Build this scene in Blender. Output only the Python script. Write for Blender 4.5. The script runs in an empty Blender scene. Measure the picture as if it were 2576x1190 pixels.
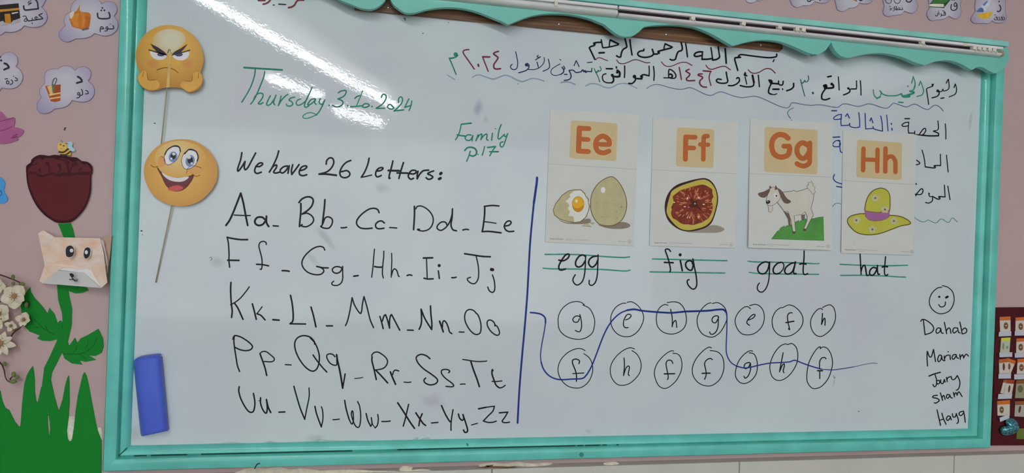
import bpy, bmesh, math, random
from mathutils import Vector
from mathutils.geometry import tessellate_polygon
random.seed(7)
SC = bpy.context.scene
COL = SC.collection

# ---------------------------------------------------------------- camera
IW, IH, FPX = 2576.0, 1190.0, 1930.0
CAM = Vector((0.0, -2.1, 1.5))
YAW, ROLL = math.radians(12.4), math.atan(0.0375)
FWD = Vector((math.sin(YAW), math.cos(YAW), 0))
R0 = Vector((math.cos(YAW), -math.sin(YAW), 0)); U0 = Vector((0, 0, 1))
RGT = R0 * math.cos(ROLL) + U0 * math.sin(ROLL)
UPV = U0 * math.cos(ROLL) - R0 * math.sin(ROLL)
cd = bpy.data.cameras.new('camera'); cam = bpy.data.objects.new('camera', cd); COL.objects.link(cam)
cd.sensor_width = 36.0; cd.lens = FPX / IW * 36.0; cd.clip_start = 0.05; cd.clip_end = 60
from mathutils import Matrix
cam.matrix_world = Matrix(((RGT.x, UPV.x, -FWD.x, CAM.x), (RGT.y, UPV.y, -FWD.y, CAM.y), (RGT.z, UPV.z, -FWD.z, CAM.z), (0, 0, 0, 1)))
SC.camera = cam

# ---------------------------------------------------------------- world light and exposure
wd = bpy.data.worlds.new('daylight'); SC.world = wd; wd.use_nodes = True
bgn = wd.node_tree.nodes['Background']
bgn.inputs[0].default_value = (0.93, 0.97, 1.0, 1); bgn.inputs[1].default_value = 3.1
SC.view_settings.view_transform = 'Standard'; SC.view_settings.look = 'None'
SC.view_settings.exposure = 0.0; SC.view_settings.gamma = 1.0
TUBE_POWER, PANEL_POWER = 125.0, 9.0
# the ceiling lamps and the added glare panel are built in make_lamp() and make_panel() in the room section

def ray(u, v):
    return FWD + RGT * ((u - IW / 2) / FPX) - UPV * ((v - IH / 2) / FPX)

def P(u, v, pl):
    """the place in the room, on the plane y = a + b*(z-1.5), that is seen at photo point (u, v)"""
    a, b = pl if isinstance(pl, tuple) else (pl, 0.0)
    d = ray(u, v)
    t = (a + b * (CAM.z - 1.5) - CAM.y) / (d.y - b * d.z)
    return CAM + d * t

# ---------------------------------------------------------------- materials
def lin(c):
    c = c / 255.0
    return c / 12.92 if c <= 0.04045 else ((c + 0.055) / 1.055) ** 2.4
ILL = 0.60
MATS = {}
def mat(rgb, rough=0.5, coat=0.0, var=0.05, scale=14.0, key=None, spec=0.15, bump=0.0, metal=0.0):
    k = key or (tuple(rgb), rough, coat, var, scale, spec, bump, metal)
    if k in MATS: return MATS[k]
    m = bpy.data.materials.new('paint_%d' % len(MATS)); m.use_nodes = True
    nt = m.node_tree; b = nt.nodes['Principled BSDF']
    base = [min(0.92, lin(c) / ILL) for c in rgb]
    tc = nt.nodes.new('ShaderNodeTexCoord'); no = nt.nodes.new('ShaderNodeTexNoise')
    no.inputs['Scale'].default_value = scale; no.inputs['Detail'].default_value = 3
    nt.links.new(tc.outputs['Object'], no.inputs['Vector'])
    rp = nt.nodes.new('ShaderNodeValToRGB')
    rp.color_ramp.elements[0].position = 0.3; rp.color_ramp.elements[1].position = 0.7
    rp.color_ramp.elements[0].color = [c * (1 - var) for c in base] + [1]
    rp.color_ramp.elements[1].color = [min(1, c * (1 + var)) for c in base] + [1]
    nt.links.new(no.outputs['Fac'], rp.inputs['Fac']); nt.links.new(rp.outputs['Color'], b.inputs['Base Color'])
    b.inputs['Roughness'].default_value = rough; b.inputs['Specular IOR Level'].default_value = spec
    b.inputs['Coat Weight'].default_value = coat * 0.6; b.inputs['Coat Roughness'].default_value = 0.08; b.inputs['Metallic'].default_value = metal
    if bump:
        bn = nt.nodes.new('ShaderNodeBump'); bn.inputs['Strength'].default_value = bump; bn.inputs['Distance'].default_value = 0.002
        n2 = nt.nodes.new('ShaderNodeTexNoise'); n2.inputs['Scale'].default_value = scale * 6
        nt.links.new(tc.outputs['Object'], n2.inputs['Vector']); nt.links.new(n2.outputs['Fac'], bn.inputs['Height'])
        nt.links.new(bn.outputs['Normal'], b.inputs['Normal'])
    MATS[k] = m
    return m

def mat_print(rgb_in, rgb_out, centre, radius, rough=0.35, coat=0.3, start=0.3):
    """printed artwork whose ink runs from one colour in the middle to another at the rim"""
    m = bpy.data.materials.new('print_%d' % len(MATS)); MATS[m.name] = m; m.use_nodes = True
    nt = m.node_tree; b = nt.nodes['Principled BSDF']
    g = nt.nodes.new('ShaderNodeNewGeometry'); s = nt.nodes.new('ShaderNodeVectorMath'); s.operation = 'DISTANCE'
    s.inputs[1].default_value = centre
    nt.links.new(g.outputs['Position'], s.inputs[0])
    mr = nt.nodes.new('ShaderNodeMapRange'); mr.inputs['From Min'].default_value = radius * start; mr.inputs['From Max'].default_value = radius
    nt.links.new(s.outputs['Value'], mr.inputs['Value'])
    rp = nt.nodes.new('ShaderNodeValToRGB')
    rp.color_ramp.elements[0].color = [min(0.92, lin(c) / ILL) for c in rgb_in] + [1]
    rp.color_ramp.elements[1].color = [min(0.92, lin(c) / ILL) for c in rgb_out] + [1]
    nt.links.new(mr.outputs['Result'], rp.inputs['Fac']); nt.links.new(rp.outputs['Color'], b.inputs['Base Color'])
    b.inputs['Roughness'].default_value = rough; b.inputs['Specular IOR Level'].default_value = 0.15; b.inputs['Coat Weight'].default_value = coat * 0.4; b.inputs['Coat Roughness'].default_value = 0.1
    return m

def mat_wood(c1, c2):
    m = bpy.data.materials.new('wood_grain'); m.use_nodes = True
    nt = m.node_tree; b = nt.nodes['Principled BSDF']
    tc = nt.nodes.new('ShaderNodeTexCoord'); mp = nt.nodes.new('ShaderNodeMapping'); mp.inputs['Scale'].default_value = (1.6, 4, 75)
    no = nt.nodes.new('ShaderNodeTexNoise'); no.inputs['Scale'].default_value = 2.2; no.inputs['Detail'].default_value = 6; no.inputs['Distortion'].default_value = 0.6
    nt.links.new(tc.outputs['Object'], mp.inputs['Vector']); nt.links.new(mp.outputs['Vector'], no.inputs['Vector'])
    rp = nt.nodes.new('ShaderNodeValToRGB'); rp.color_ramp.elements[0].position = 0.35; rp.color_ramp.elements[1].position = 0.65
    rp.color_ramp.elements[0].color = [lin(c) / ILL for c in c1] + [1]; rp.color_ramp.elements[1].color = [lin(c) / ILL for c in c2] + [1]
    nt.links.new(no.outputs['Fac'], rp.inputs['Fac']); nt.links.new(rp.outputs['Color'], b.inputs['Base Color']); b.inputs['Roughness'].default_value = 0.45
    return m

# ---------------------------------------------------------------- views: zoom origin and scale, so that traced points can be written down as read
VW = {'px': (0, 0, 1.0), 'A': (560, 150, 5.0), 'B': (560, 370, 5.0), 'C': (1000, 380, 4.9575), 'D': (560, 580, 6.44), 'E': (900, 600, 6.1333),
      'F': (560, 700, 6.44), 'G': (900, 720, 6.44), 'H': (560, 830, 6.44), 'I': (900, 860, 6.44), 'J': (580, 960, 6.779), 'K': (920, 980, 6.44),
      'L': (1120, 250, 6.6115), 'M': (1320, 740, 4.5762), 'N': (1700, 740, 4.5769), 'O': (1350, 600, 5.152), 'P': (1850, 600, 5.7244),
      'Q': (1100, 80, 6.44), 'R': (1460, 80, 7.4375), 'S': (1700, 90, 7.4375), 'T': (1980, 160, 5.6), 'U': (2060, 250, 3.6053), 'W': (2280, 690, 2.975),
      'X': (1660, 190, 5.8545), 'w1': (0, 0, 3.967), 'w2': (0, 260, 3.5), 'w3': (0, 560, 3.5), 'w4': (0, 850, 3.5), 'e1': (240, 0, 3.3056),
      'e2': (300, 320, 2.8333), 'er': (230, 840, 3.4), 'p1': (600, 0, 4.77), 'p2': (1100, 0, 4.77), 'p3': (1600, 0, 4.958), 'p4': (2050, 0, 4.576),
      'k1': (1350, 260, 3.1317), 'k2': (1610, 280, 3.3056), 'k3': (1860, 290, 3.3056), 'k4': (2090, 310, 3.4), 'c': (2480, 760, 2.767),
      'c1': (2215, 0, 15.68), 'c2': (2325, 0, 12.93), 'c3': (2435, 0, 10.97), 'c4': (230, 5, 8.043), 'c5': (50, 0, 10.343), 'c6': (180, 180, 9.65), 'c7': (0, 135, 8.517), 'c8': (1980, 0, 7.127)}

def pts(s, v='px'):
    x0, y0, k = VW[v]
    out = []
    for t in s.split():
        a, b = t.split(',')
        out.append((x0 + float(a) / k, y0 + float(b) / k))
    return out

def smooth(p, closed=False, n=6):
    if len(p) < 3: return p[:]
    out = []; m = len(p)
    segs = m if closed else m - 1
    for i in range(segs):
        p1, p2 = p[i], p[(i + 1) % m]
        p0 = p[i - 1] if (closed or i > 0) else tuple(2 * a - b for a, b in zip(p1, p2))
        p3 = p[(i + 2) % m] if (closed or i + 2 < m) else tuple(2 * b - a for a, b in zip(p1, p2))
        for j in range(n):
            t = j / n; t2 = t * t; t3 = t2 * t
            out.append(tuple(0.5 * (2 * b + (c - a) * t + (2 * a - 5 * b + 4 * c - d) * t2 + (3 * b - a - 3 * c + d) * t3)
                             for a, b, c, d in zip(p0, p1, p2, p3)))
    if not closed: out.append(p[-1])
    return out

def puffy(p, n=5):
    """closed outline of round lobes: every inward corner stays a sharp notch"""
    m = len(p); ar = sum(p[i - 1][0] * p[i][1] - p[i][0] * p[i - 1][1] for i in range(m)); cut = []
    for i in range(m):
        a, b, c = p[i - 1], p[i], p[(i + 1) % m]
        if ((b[0] - a[0]) * (c[1] - b[1]) - (b[1] - a[1]) * (c[0] - b[0])) * ar < 0: cut.append(i)
    if not cut: return smooth(p, True, n)
    out = []
    for k, i in enumerate(cut):
        j = cut[(k + 1) % len(cut)]; j = j + m if j <= i else j
        out += smooth([p[q % m] for q in range(i, j + 1)], False, n)[:-1]
    return out

def ell(cx, cy, rx, ry, rot=0, n=28):
    c, s = math.cos(math.radians(rot)), math.sin(math.radians(rot))
    return [(cx + rx * math.cos(2 * math.pi * i / n) * c - ry * math.sin(2 * math.pi * i / n) * s,
             cy + rx * math.cos(2 * math.pi * i / n) * s + ry * math.sin(2 * math.pi * i / n) * c) for i in range(n)]

def vell(v, cx, cy, rx, ry, rot=0):
    x0, y0, k = VW[v]
    return ell(x0 + cx / k, y0 + cy / k, rx / k, ry / k, rot)

def rounded(q, r, n=5):
    out = []; m = len(q)
    for i in range(m):
        p = Vector(q[i]); a = Vector(q[i - 1]) - p; b = Vector(q[(i + 1) % m]) - p
        s = p + a.normalized() * min(r, a.length * .45); e = p + b.normalized() * min(r, b.length * .45)
        for j in range(n + 1):
            t = j / n
            out.append(tuple(s * (1 - t) ** 2 + p * 2 * t * (1 - t) + e * t * t))
    return out

# ---------------------------------------------------------------- mesh collector
ROOT = {}
class MB:
    def __init__(self): self.v = []; self.f = []; self.cuts = []; self.pen = 1.0; self.lift = 2e-5
    def face(self, vs):
        i = len(self.v); self.v += [Vector(x) for x in vs]; self.f.append(tuple(range(i, i + len(vs))))
    def fill(self, p, pl, dy=0.0):
        self.cuts.append((len(self.v), len(self.f)))
        w = [P(u, v, pl) + Vector((0, dy, 0)) for u, v in p]
        self.wfill(w)
        return self
    def wfill(self, w, flip=False):
        i = len(self.v); self.v += w
        for t in tessellate_polygon([[Vector((q.x, q.z, 0)) for q in w]]):
            a, b, c = (w[k] for k in t)
            n = (b - a).cross(c - a)
            t = tuple(t) if (n.y < 0) != flip else (t[0], t[2], t[1])
            self.f.append(tuple(i + k for k in t))
    def prism(self, p, pl, depth):
        """a sheet or board with that outline: front on the plane, `depth` thick towards the wall"""
        w = [P(u, v, pl) for u, v in p]
        return self.wprism(w, depth)
    def wprism(self, w, depth):
        d = Vector((0, depth, 0)); n = len(w)
        area = sum(w[i - 1].x * w[i].z - w[i].x * w[i - 1].z for i in range(n))
        if area < 0: w = w[::-1]
        i = len(self.v); self.v += w + [q + d for q in w]
        for t in tessellate_polygon([[Vector((q.x, q.z, 0)) for q in w]]):
            a, b, c = (w[k] for k in t)
            if (b - a).cross(c - a).y > 0: t = (t[0], t[2], t[1])
            self.f.append(tuple(i + k for k in t)); self.f.append(tuple(i + n + k for k in reversed(t)))
        for k in range(n):
            l = (k + 1) % n
            self.f.append((i + l, i + k, i + n + k, i + n + l))
        return self
    def ngprism(self, w, depth):
        """same, with one n-gon each side (for a bevel)"""
        d = Vector((0, depth, 0)); n = len(w)
        area = sum(w[i - 1].x * w[i].z - w[i].x * w[i - 1].z for i in range(n))
        if area < 0: w = w[::-1]
        i = len(self.v); self.v += w + [q + d for q in w]
        self.f.append(tuple(range(i, i + n))); self.f.append(tuple(reversed(range(i + n, i + 2 * n))))
        for k in range(n):
            l = (k + 1) % n
            self.f.append((i + l, i + k, i + n + k, i + n + l))
        return self
    def stroke(self, p, w, pl, closed=False):
        r = w / 2.0
        if len(p) == 1:
            return self.fill(ell(p[0][0], p[0][1], r, r, n=14), pl)
        L = []; Rr = []; n = len(p)
        for i in range(n):
            a, b = (p[i - 1], p[(i + 1) % n]) if closed else (p[max(i - 1, 0)], p[min(i + 1, n - 1)])
            dx, dy = b[0] - a[0], b[1] - a[1]; m = math.hypot(dx, dy) or 1
            nx, ny = -dy / m * r, dx / m * r
            L.append((p[i][0] + nx, p[i][1] + ny)); Rr.append((p[i][0] - nx, p[i][1] - ny))
        i0 = len(self.v)
        self.v += [P(u, v, pl) for u, v in L] + [P(u, v, pl) for u, v in Rr]
        for i in range(n - 1): self.f.append((i0 + i, i0 + n + i, i0 + n + i + 1, i0 + i + 1))
        if closed: self.f.append((i0 + n - 1, i0 + 2 * n - 1, i0 + n, i0))
        if not closed:
            for e, q in ((0, p[0]), (1, p[-1])):
                if e == 0: a = math.atan2(L[0][1] - q[1], L[0][0] - q[0])
                else: a = math.atan2(Rr[-1][1] - q[1], Rr[-1][0] - q[0])
                c = [(q[0] + r * math.cos(a + math.pi * k / 6), q[1] + r * math.sin(a + math.pi * k / 6)) for k in range(7)]
                j = len(self.v); self.v += [P(u, v, pl) for u, v in c]
                self.f.append(tuple(j + k for k in reversed(range(7))))
        return self
    def strokes(self, s, v, w, pl):  # later strokes lie a hair over earlier ones
        """'/' parts strokes; '@n' a pen width; 'c' closed, 's' straight"""
        k = VW[v][2]
        for one in s.split('/'):
            t = one.split(); ww = w; cl = False; st = False
            while t and ',' not in t[0]:
                if t[0][0] == '@': ww = float(t[0][1:])
                elif t[0] == 'c': cl = True
                elif t[0] == 's': st = True
                t = t[1:]
            p = pts(' '.join(t), v)
            if not st: p = smooth(p, cl, 5)
            self.stroke(p, ww / k * self.pen, pl, cl)
            pl = (pl[0] - self.lift, pl[1]) if isinstance(pl, tuple) else pl - self.lift
        return self
    def box(self, a, b):
        x0, y0, z0 = a; x1, y1, z1 = b; i = len(self.v)
        self.v += [Vector((x, y, z)) for x in (x0, x1) for y in (y0, y1) for z in (z0, z1)]
        for f in ((0, 1, 3, 2), (4, 6, 7, 5), (0, 4, 5, 1), (2, 3, 7, 6), (0, 2, 6, 4), (1, 5, 7, 3)): self.f.append(tuple(i + k for k in f))
        return self
    def tube(self, p, r, n=8, r1=None):
        p = [Vector(q) for q in p]; m = len(p); i0 = len(self.v)
        for i in range(m):
            d = (p[min(i + 1, m - 1)] - p[max(i - 1, 0)]).normalized()
            s = d.cross(Vector((0, 1, 0.01)));  s = s.normalized() if s.length > 1e-4 else Vector((1, 0, 0))
            t = d.cross(s); rr = r if r1 is None else r + (r1 - r) * i / (m - 1)
            for k in range(n):
                a = 2 * math.pi * k / n
                self.v.append(p[i] + s * (rr * math.cos(a)) + t * (rr * math.sin(a)))
        for i in range(m - 1):
            for k in range(n):
                l = (k + 1) % n
                self.f.append((i0 + i * n + k, i0 + i * n + l, i0 + (i + 1) * n + l, i0 + (i + 1) * n + k))
        self.f.append(tuple(i0 + k for k in reversed(range(n)))); self.f.append(tuple(i0 + (m - 1) * n + k for k in range(n)))
        return self
    def ball(self, c, r, s=(1, 1, 1), nu=12, nv=7):
        c = Vector(c); i0 = len(self.v)
        for j in range(nv + 1):
            a = math.pi * j / nv
            for k in range(nu):
                b = 2 * math.pi * k / nu
                self.v.append(c + Vector((r * s[0] * math.sin(a) * math.cos(b), r * s[1] * math.sin(a) * math.sin(b), r * s[2] * math.cos(a))))
        for j in range(nv):
            for k in range(nu):
                l = (k + 1) % nu
                self.f.append((i0 + j * nu + k, i0 + (j + 1) * nu + k, i0 + (j + 1) * nu + l, i0 + j * nu + l))
        return self
    def text(self, s, a, b, h, pl):
        """printed words from photo point a to photo point b, letters h high"""
        cu = bpy.data.curves.new('letters', 'FONT'); cu.body = s; cu.size = 1; cu.resolution_u = 2
        o = bpy.data.objects.new('letters', cu); COL.objects.link(o)
        me = o.evaluated_get(bpy.context.evaluated_depsgraph_get()).to_mesh()
        xs = [q.co.x for q in me.vertices]; x0, x1 = min(xs), max(xs)
        dx, dy = b[0] - a[0], b[1] - a[1]; m = math.hypot(dx, dy); ux, uy = dx / m, dy / m
        i0 = len(self.v)
        for q in me.vertices:
            t = (q.co.x - x0) / (x1 - x0) * m; k = q.co.y / 0.7 * h
            self.v.append(P(a[0] + ux * t + uy * k, a[1] + uy * t - ux * k, pl))
        for f in me.polygons: self.f.append(tuple(i0 + k for k in f.vertices))
        bpy.data.objects.remove(o)
        return self
    def build_each(self, name, m, parent):
        """every filled shape as a part of its own"""
        cuts = self.cuts + [(len(self.v), len(self.f))]; o = None
        for (v0, f0), (v1, f1) in zip(cuts[:-1], cuts[1:]):
            b = MB(); b.v = self.v[v0:v1]; b.f = [tuple(k - v0 for k in f) for f in self.f[f0:f1]]
            o = b.build(name, m, parent)
        return o
    def build(self, name, m, parent=None, label=None, cat=None, group=None, kind=None, bevel=0, seg=2, flat=True, weld=False):
        if parent is not None: loc = ROOT[parent]
        else:
            lo = Vector([min(q[i] for q in self.v) for i in range(3)]); hi = Vector([max(q[i] for q in self.v) for i in range(3)])
            loc = (lo + hi) / 2; loc.z = lo.z
        me = bpy.data.meshes.new(name)
        me.from_pydata([tuple(Vector(q) - loc) for q in self.v], [], self.f); me.materials.append(m)
        o = bpy.data.objects.new(name, me); COL.objects.link(o)
        if weld:
            bm = bmesh.new(); bm.from_mesh(me); bmesh.ops.remove_doubles(bm, verts=bm.verts, dist=1e-5); bm.to_mesh(me); bm.free()
        if not flat:
            for q in me.polygons: q.use_smooth = True
        if parent is not None: o.parent = parent
        else: o.location = loc
        ROOT[o] = loc
        if bevel:
            bv = o.modifiers.new('rounded', 'BEVEL'); bv.width = bevel; bv.segments = seg; bv.limit_method = 'ANGLE'; bv.angle_limit = math.radians(50)
        return tag(o, label, cat, group, kind)

def tag(o, label=None, cat=None, group=None, kind=None):
    if label: o['label'] = label
    if cat: o['category'] = cat
    if group: o['group'] = group
    if kind: o['kind'] = kind
    return o

def thing(name, label, cat, loc, group=None):
    o = bpy.data.objects.new(name, None); COL.objects.link(o); o.location = loc; o.empty_display_size = 0.05
    ROOT[o] = Vector(loc)
    return tag(o, label, cat, group)
# ================================================================ the room
WALL, WB = 0.0, -0.012
Z0 = 1.5
PINK = mat((163, 143, 141), 0.5, var=0.05, scale=3.0, spec=0.35)
b = MB(); b.box((-2.6, 0, 0.86), (4.2, 0.12, 3.05))
wall = b.build('wall_front', PINK, kind='structure')
# tiled dado below the board, its grout joints and the torn paint above it
zt = P(1650, 1167, WALL).z
b = MB(); jx = [P(1237, 1183, WALL).x, P(2398, 1149, WALL).x]; step = (jx[1] - jx[0]) / 2
xs = [jx[0] + step * k for k in range(-3, 5)]
for a, c in zip(xs[:-1], xs[1:]):
    for z1, z2 in ((zt - 0.30, zt), (zt - 0.603, zt - 0.303), (0.0, zt - 0.606)):
        b.box((a + 0.0015, -0.006, z1), (c - 0.0015, 0.02, z2))
b.build('trim_1', mat((172, 172, 164), 0.3, var=0.06, scale=5), kind='structure', bevel=0.0015, seg=1)
b = MB(); b.box((-2.6, 0.0, 0.0), (4.2, 0.12, 0.86)); b.build('trim_2', mat((120, 112, 106), 0.8), kind='structure')
chip = MB(); dark = MB()
for s in ('610,1182 640,1177 672,1179 700,1175 730,1181 760,1178 800,1183 840,1182 890,1181 940,1184 1000,1185 1000,1192 620,1196',
          '1010,1174 1025,1172 1038,1176 1036,1182 1060,1180 1085,1183 1080,1187 1010,1186', '1205,1168 1240,1164 1270,1166 1300,1162 1340,1166 1385,1163 1382,1170 1330,1174 1290,1172 1262,1178 1215,1177',
          '1520,1164 1548,1162 1556,1168 1524,1170'):
    chip.fill(smooth(pts(s), True, 4), -0.0006)
dark.fill(pts('1196,1177 1225,1172 1262,1173 1300,1175 1296,1178 1240,1178'), -0.0009); dark.fill(pts('1222,1171 1242,1169 1238,1174 1226,1175'), -0.0009)
chip.build('paint_chip', mat((186, 178, 160), 0.8, var=0.15, scale=60), wall, kind='structure')
dark.build('plaster_hole', mat((90, 72, 52), 0.9, var=0.3, scale=80), wall, kind='structure')
b = MB(); b.box((-4.5, -11, -0.1), (5.5, 0.12, 0.0)); b.build('floor', mat((84, 78, 72), 0.5), kind='structure')
b = MB(); b.box((-4.5, -11, 3.05), (5.5, 0.12, 3.15)); b.build('ceiling', mat((150, 150, 148), 0.8), kind='structure')

for nm, x0, x1 in (('wall_left', -4.6, -4.5), ('wall_right', 5.5, 5.6)):
    b = MB(); b.box((x0, -11, 0), (x1, 0.12, 3.05)); b.build(nm, PINK, kind='structure')
b = MB(); b.box((-4.5, 0, 0), (-2.6, 0.12, 3.05)); b.box((4.2, 0, 0), (5.5, 0.12, 3.05)); b.build('wall_corner', PINK, kind='structure')

# ceiling lamps and added glow pieces; the tubes show as streaks in the glossy board
def glow(name, rgb, power):
    m = bpy.data.materials.new(name); m.use_nodes = True; nt = m.node_tree; nt.nodes.clear()
    e = nt.nodes.new('ShaderNodeEmission'); e.inputs[0].default_value = (*rgb, 1); e.inputs[1].default_value = power
    o = nt.nodes.new('ShaderNodeOutputMaterial'); nt.links.new(e.outputs[0], o.inputs[0])
    return m
COOL, WARM = glow('tube_glow', (0.92, 0.95, 1.0), TUBE_POWER), glow('warm_tube_glow', (1.0, 0.98, 0.88), TUBE_POWER * 0.075)
LAMPW = mat((215, 215, 215), 0.5)
def lamp_thing(label, loc): return thing('tube_lamp', label, 'lamp', loc)
def add_tube(t, x0, y0, x1, y1, m, r=0.022):
    d = Vector((x1 - x0, y1 - y0, 0)).normalized(); n = Vector((-d.y, d.x, 0)) * 0.03
    a, c = Vector((x0, y0, 3.05)), Vector((x1, y1, 3.05)); dn = Vector((0, 0, -0.025))
    h = MB(); q = [a + n, a - n, c - n, c + n]; h.v = q + [k + dn for k in q]
    h.f = [(0, 1, 2, 3), (7, 6, 5, 4), (0, 4, 5, 1), (1, 5, 6, 2), (2, 6, 7, 3), (3, 7, 4, 0)]
    h.build('housing', LAMPW, t)
    g = MB(); g.tube([a + Vector((0, 0, -0.05)), c + Vector((0, 0, -0.05))], r, 10); g.build('tube', m, t, flat=False)
    for k in (a + d * 0.01, c - d * 0.01):
        e = MB(); e.tube([k + Vector((0, 0, -0.02)), k + Vector((0, 0, -0.075))], 0.014, 8); e.build('socket', LAMPW, t)
t = lamp_thing('long ceiling lamp with two tubes and an added glowing strip between them, behind the viewer', (-0.2, -5.0, 3.05))
add_tube(t, -1.12, -2.95, 0.56, -7.2, COOL, 0.017); add_tube(t, -0.80, -3.2, 0.46, -6.3, WARM, 0.020)
df = MB(); q = [Vector((x, y, 3.0)) for x, y in ((-1.0, -3.15), (0.30, -6.35), (0.46, -6.35), (-0.62, -3.15))]
df.v = q + [k + Vector((0, 0, 0.006)) for k in q]; df.f = [(0, 1, 2, 3), (7, 6, 5, 4), (0, 4, 5, 1), (1, 5, 6, 2), (2, 6, 7, 3), (3, 7, 4, 0)]
df.build('added_glow', glow('added_strip_glow', (1.0, 0.97, 0.92), 6.5), t)  # glowing strip added for the pale haze between the two streaks
t = lamp_thing('short single ceiling tube lamp in the middle of the room', (-0.55, -6.375, 3.05)); add_tube(t, -0.80, -5.9, -0.30, -6.85, COOL, 0.017)
t = lamp_thing('thick single ceiling tube lamp deepest in the room', (0.145, -8.2, 3.05)); add_tube(t, -0.17, -7.7, 0.46, -8.7, COOL, 0.022)
def make_panel(x, y, w, d, label, power):  # added glowing panel, gives a faint glare patch on the board
    t = thing('glare_panel', label, 'lamp', (x, y, 3.05), None)
    b = MB(); b.box((x - w / 2, y - d / 2, 3.03), (x + w / 2, y + d / 2, 3.0495)); b.build('frame', LAMPW, t)
    b = MB(); b.box((x - w / 2 + .02, y - d / 2 + .02, 3.024), (x + w / 2 - .02, y + d / 2 - .02, 3.0298)); b.build('added_glow', glow('panel_glow', (0.965, 0.985, 1.0), power), t)
make_panel(4.6, -4.2, 0.8, 1.2, 'unseen glowing panel added for a faint glare patch, far over to one side', PANEL_POWER * 0.22)

# ================================================================ the whiteboard
board = thing('whiteboard', 'large wall whiteboard in a wide mint green frame, covered in marker writing', 'whiteboard', (0.737, 0, 0.885))
XL, XR, ZB, ZT = -0.503, 1.976, Z0 - 0.565, Z0 + 0.645        # edges of the writing surface
OL, OR, OB = -0.557, 2.0355, Z0 - 0.616                          # outer edges of the frame
WBM = bpy.data.materials.new('whiteboard_enamel'); WBM.use_nodes = True
nt = WBM.node_tree; bs = nt.nodes['Principled BSDF']
tc = nt.nodes.new('ShaderNodeTexCoord'); n1 = nt.nodes.new('ShaderNodeTexNoise'); n1.inputs['Scale'].default_value = 3.2; n1.inputs['Detail'].default_value = 2
nt.links.new(tc.outputs['Object'], n1.inputs['Vector'])
rp = nt.nodes.new('ShaderNodeValToRGB'); rp.color_ramp.elements[0].position = .35; rp.color_ramp.elements[1].position = .65
rp.color_ramp.elements[0].color = [lin(c) / ILL for c in (170, 179, 184)] + [1]; rp.color_ramp.elements[1].color = [lin(c) / ILL for c in (174, 186, 187)] + [1]
nt.links.new(n1.outputs['Fac'], rp.inputs['Fac'])
geo = nt.nodes.new('ShaderNodeNewGeometry'); last = rp.outputs['Color']
sn = nt.nodes.new('ShaderNodeTexNoise'); sn.inputs['Scale'].default_value = 22; sn.inputs['Detail'].default_value = 3; nt.links.new(tc.outputs['Object'], sn.inputs['Vector'])
for (u, v, rx, rz, ang, c, k) in ((1203, 272, .014, .030, .25, (132, 136, 154), .75), (1222, 300, .010, .014, 0, (128, 138, 140), .5), (822, 602, .010, .045, -.75, (136, 144, 142), .55), (785, 650, .010, .03, -.7, (146, 154, 152), .5),
        (545, 658, .022, .016, 0, (140, 148, 150), .6), (960, 475, .02, .016, 0, (150, 158, 160), .6), (1085, 1010, .035, .02, .3, (156, 158, 164), .7), (800, 1102, .03, .012, 0, (140, 150, 150), .6), (2442, 300, .006, .03, .1, (140, 146, 148), .6),
        (340, 1090, .02, .02, 0, (152, 158, 158), .6), (1480, 1085, .016, .008, .3, (142, 156, 152), .6), (2098, 960, .004, .02, .1, (150, 156, 158), .7), (1370, 480, .03, .05, 0, (166, 184, 180), .6), (620, 230, .05, .1, .3, (176, 178, 186), .6)):
    q = P(u, v, WB)
    mpn = nt.nodes.new('ShaderNodeMapping'); mpn.vector_type = 'TEXTURE'; mpn.inputs['Location'].default_value = q; mpn.inputs['Rotation'].default_value = (0, ang, 0); mpn.inputs['Scale'].default_value = (rx, 1, rz)
    ln = nt.nodes.new('ShaderNodeVectorMath'); ln.operation = 'LENGTH'; nt.links.new(geo.outputs['Position'], mpn.inputs['Vector']); nt.links.new(mpn.outputs['Vector'], ln.inputs[0])
    ad = nt.nodes.new('ShaderNodeMath'); ad.operation = 'MULTIPLY_ADD'; ad.inputs[1].default_value = 1.6; nt.links.new(sn.outputs['Fac'], ad.inputs[0]); nt.links.new(ln.outputs['Value'], ad.inputs[2])
    ml = nt.nodes.new('ShaderNodeMapRange'); ml.inputs['From Min'].default_value = 0.9; ml.inputs['From Max'].default_value = 2.1; ml.inputs['To Min'].default_value = k; ml.inputs['To Max'].default_value = 0; ml.interpolation_type = 'SMOOTHSTEP'
    nt.links.new(ad.outputs[0], ml.inputs['Value'])
    mx = nt.nodes.new('ShaderNodeMix'); mx.data_type = 'RGBA'; mx.inputs[7].default_value = [lin(w) / ILL for w in c] + [1]; nt.links.new(ml.outputs['Result'], mx.inputs[0]); nt.links.new(last, mx.inputs[6]); last = mx.outputs[2]
nt.links.new(last, bs.inputs['Base Color'])
bs.inputs['Roughness'].default_value = 0.55; bs.inputs['Specular IOR Level'].default_value = 0.25; bs.inputs['Coat Weight'].default_value = 0.5; bs.inputs['Coat Roughness'].default_value = 0.026
n2 = nt.nodes.new('ShaderNodeTexNoise'); n2.inputs['Scale'].default_value = 150; n2.inputs['Detail'].default_value = 3
bp = nt.nodes.new('ShaderNodeBump'); bp.inputs['Strength'].default_value = 0.06; bp.inputs['Distance'].default_value = 0.0008
nt.links.new(tc.outputs['Object'], n2.inputs['Vector']); nt.links.new(n2.outputs['Fac'], bp.inputs['Height'])
nt.links.new(bp.outputs['Normal'], bs.inputs['Normal']); nt.links.new(bp.outputs['Normal'], bs.inputs['Coat Normal'])
b = MB(); b.box((XL - 0.02, WB, ZB - 0.02), (XR + 0.02, -0.004, ZT)); b.build('writing_surface', WBM, board, label='glossy white writing surface')

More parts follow.
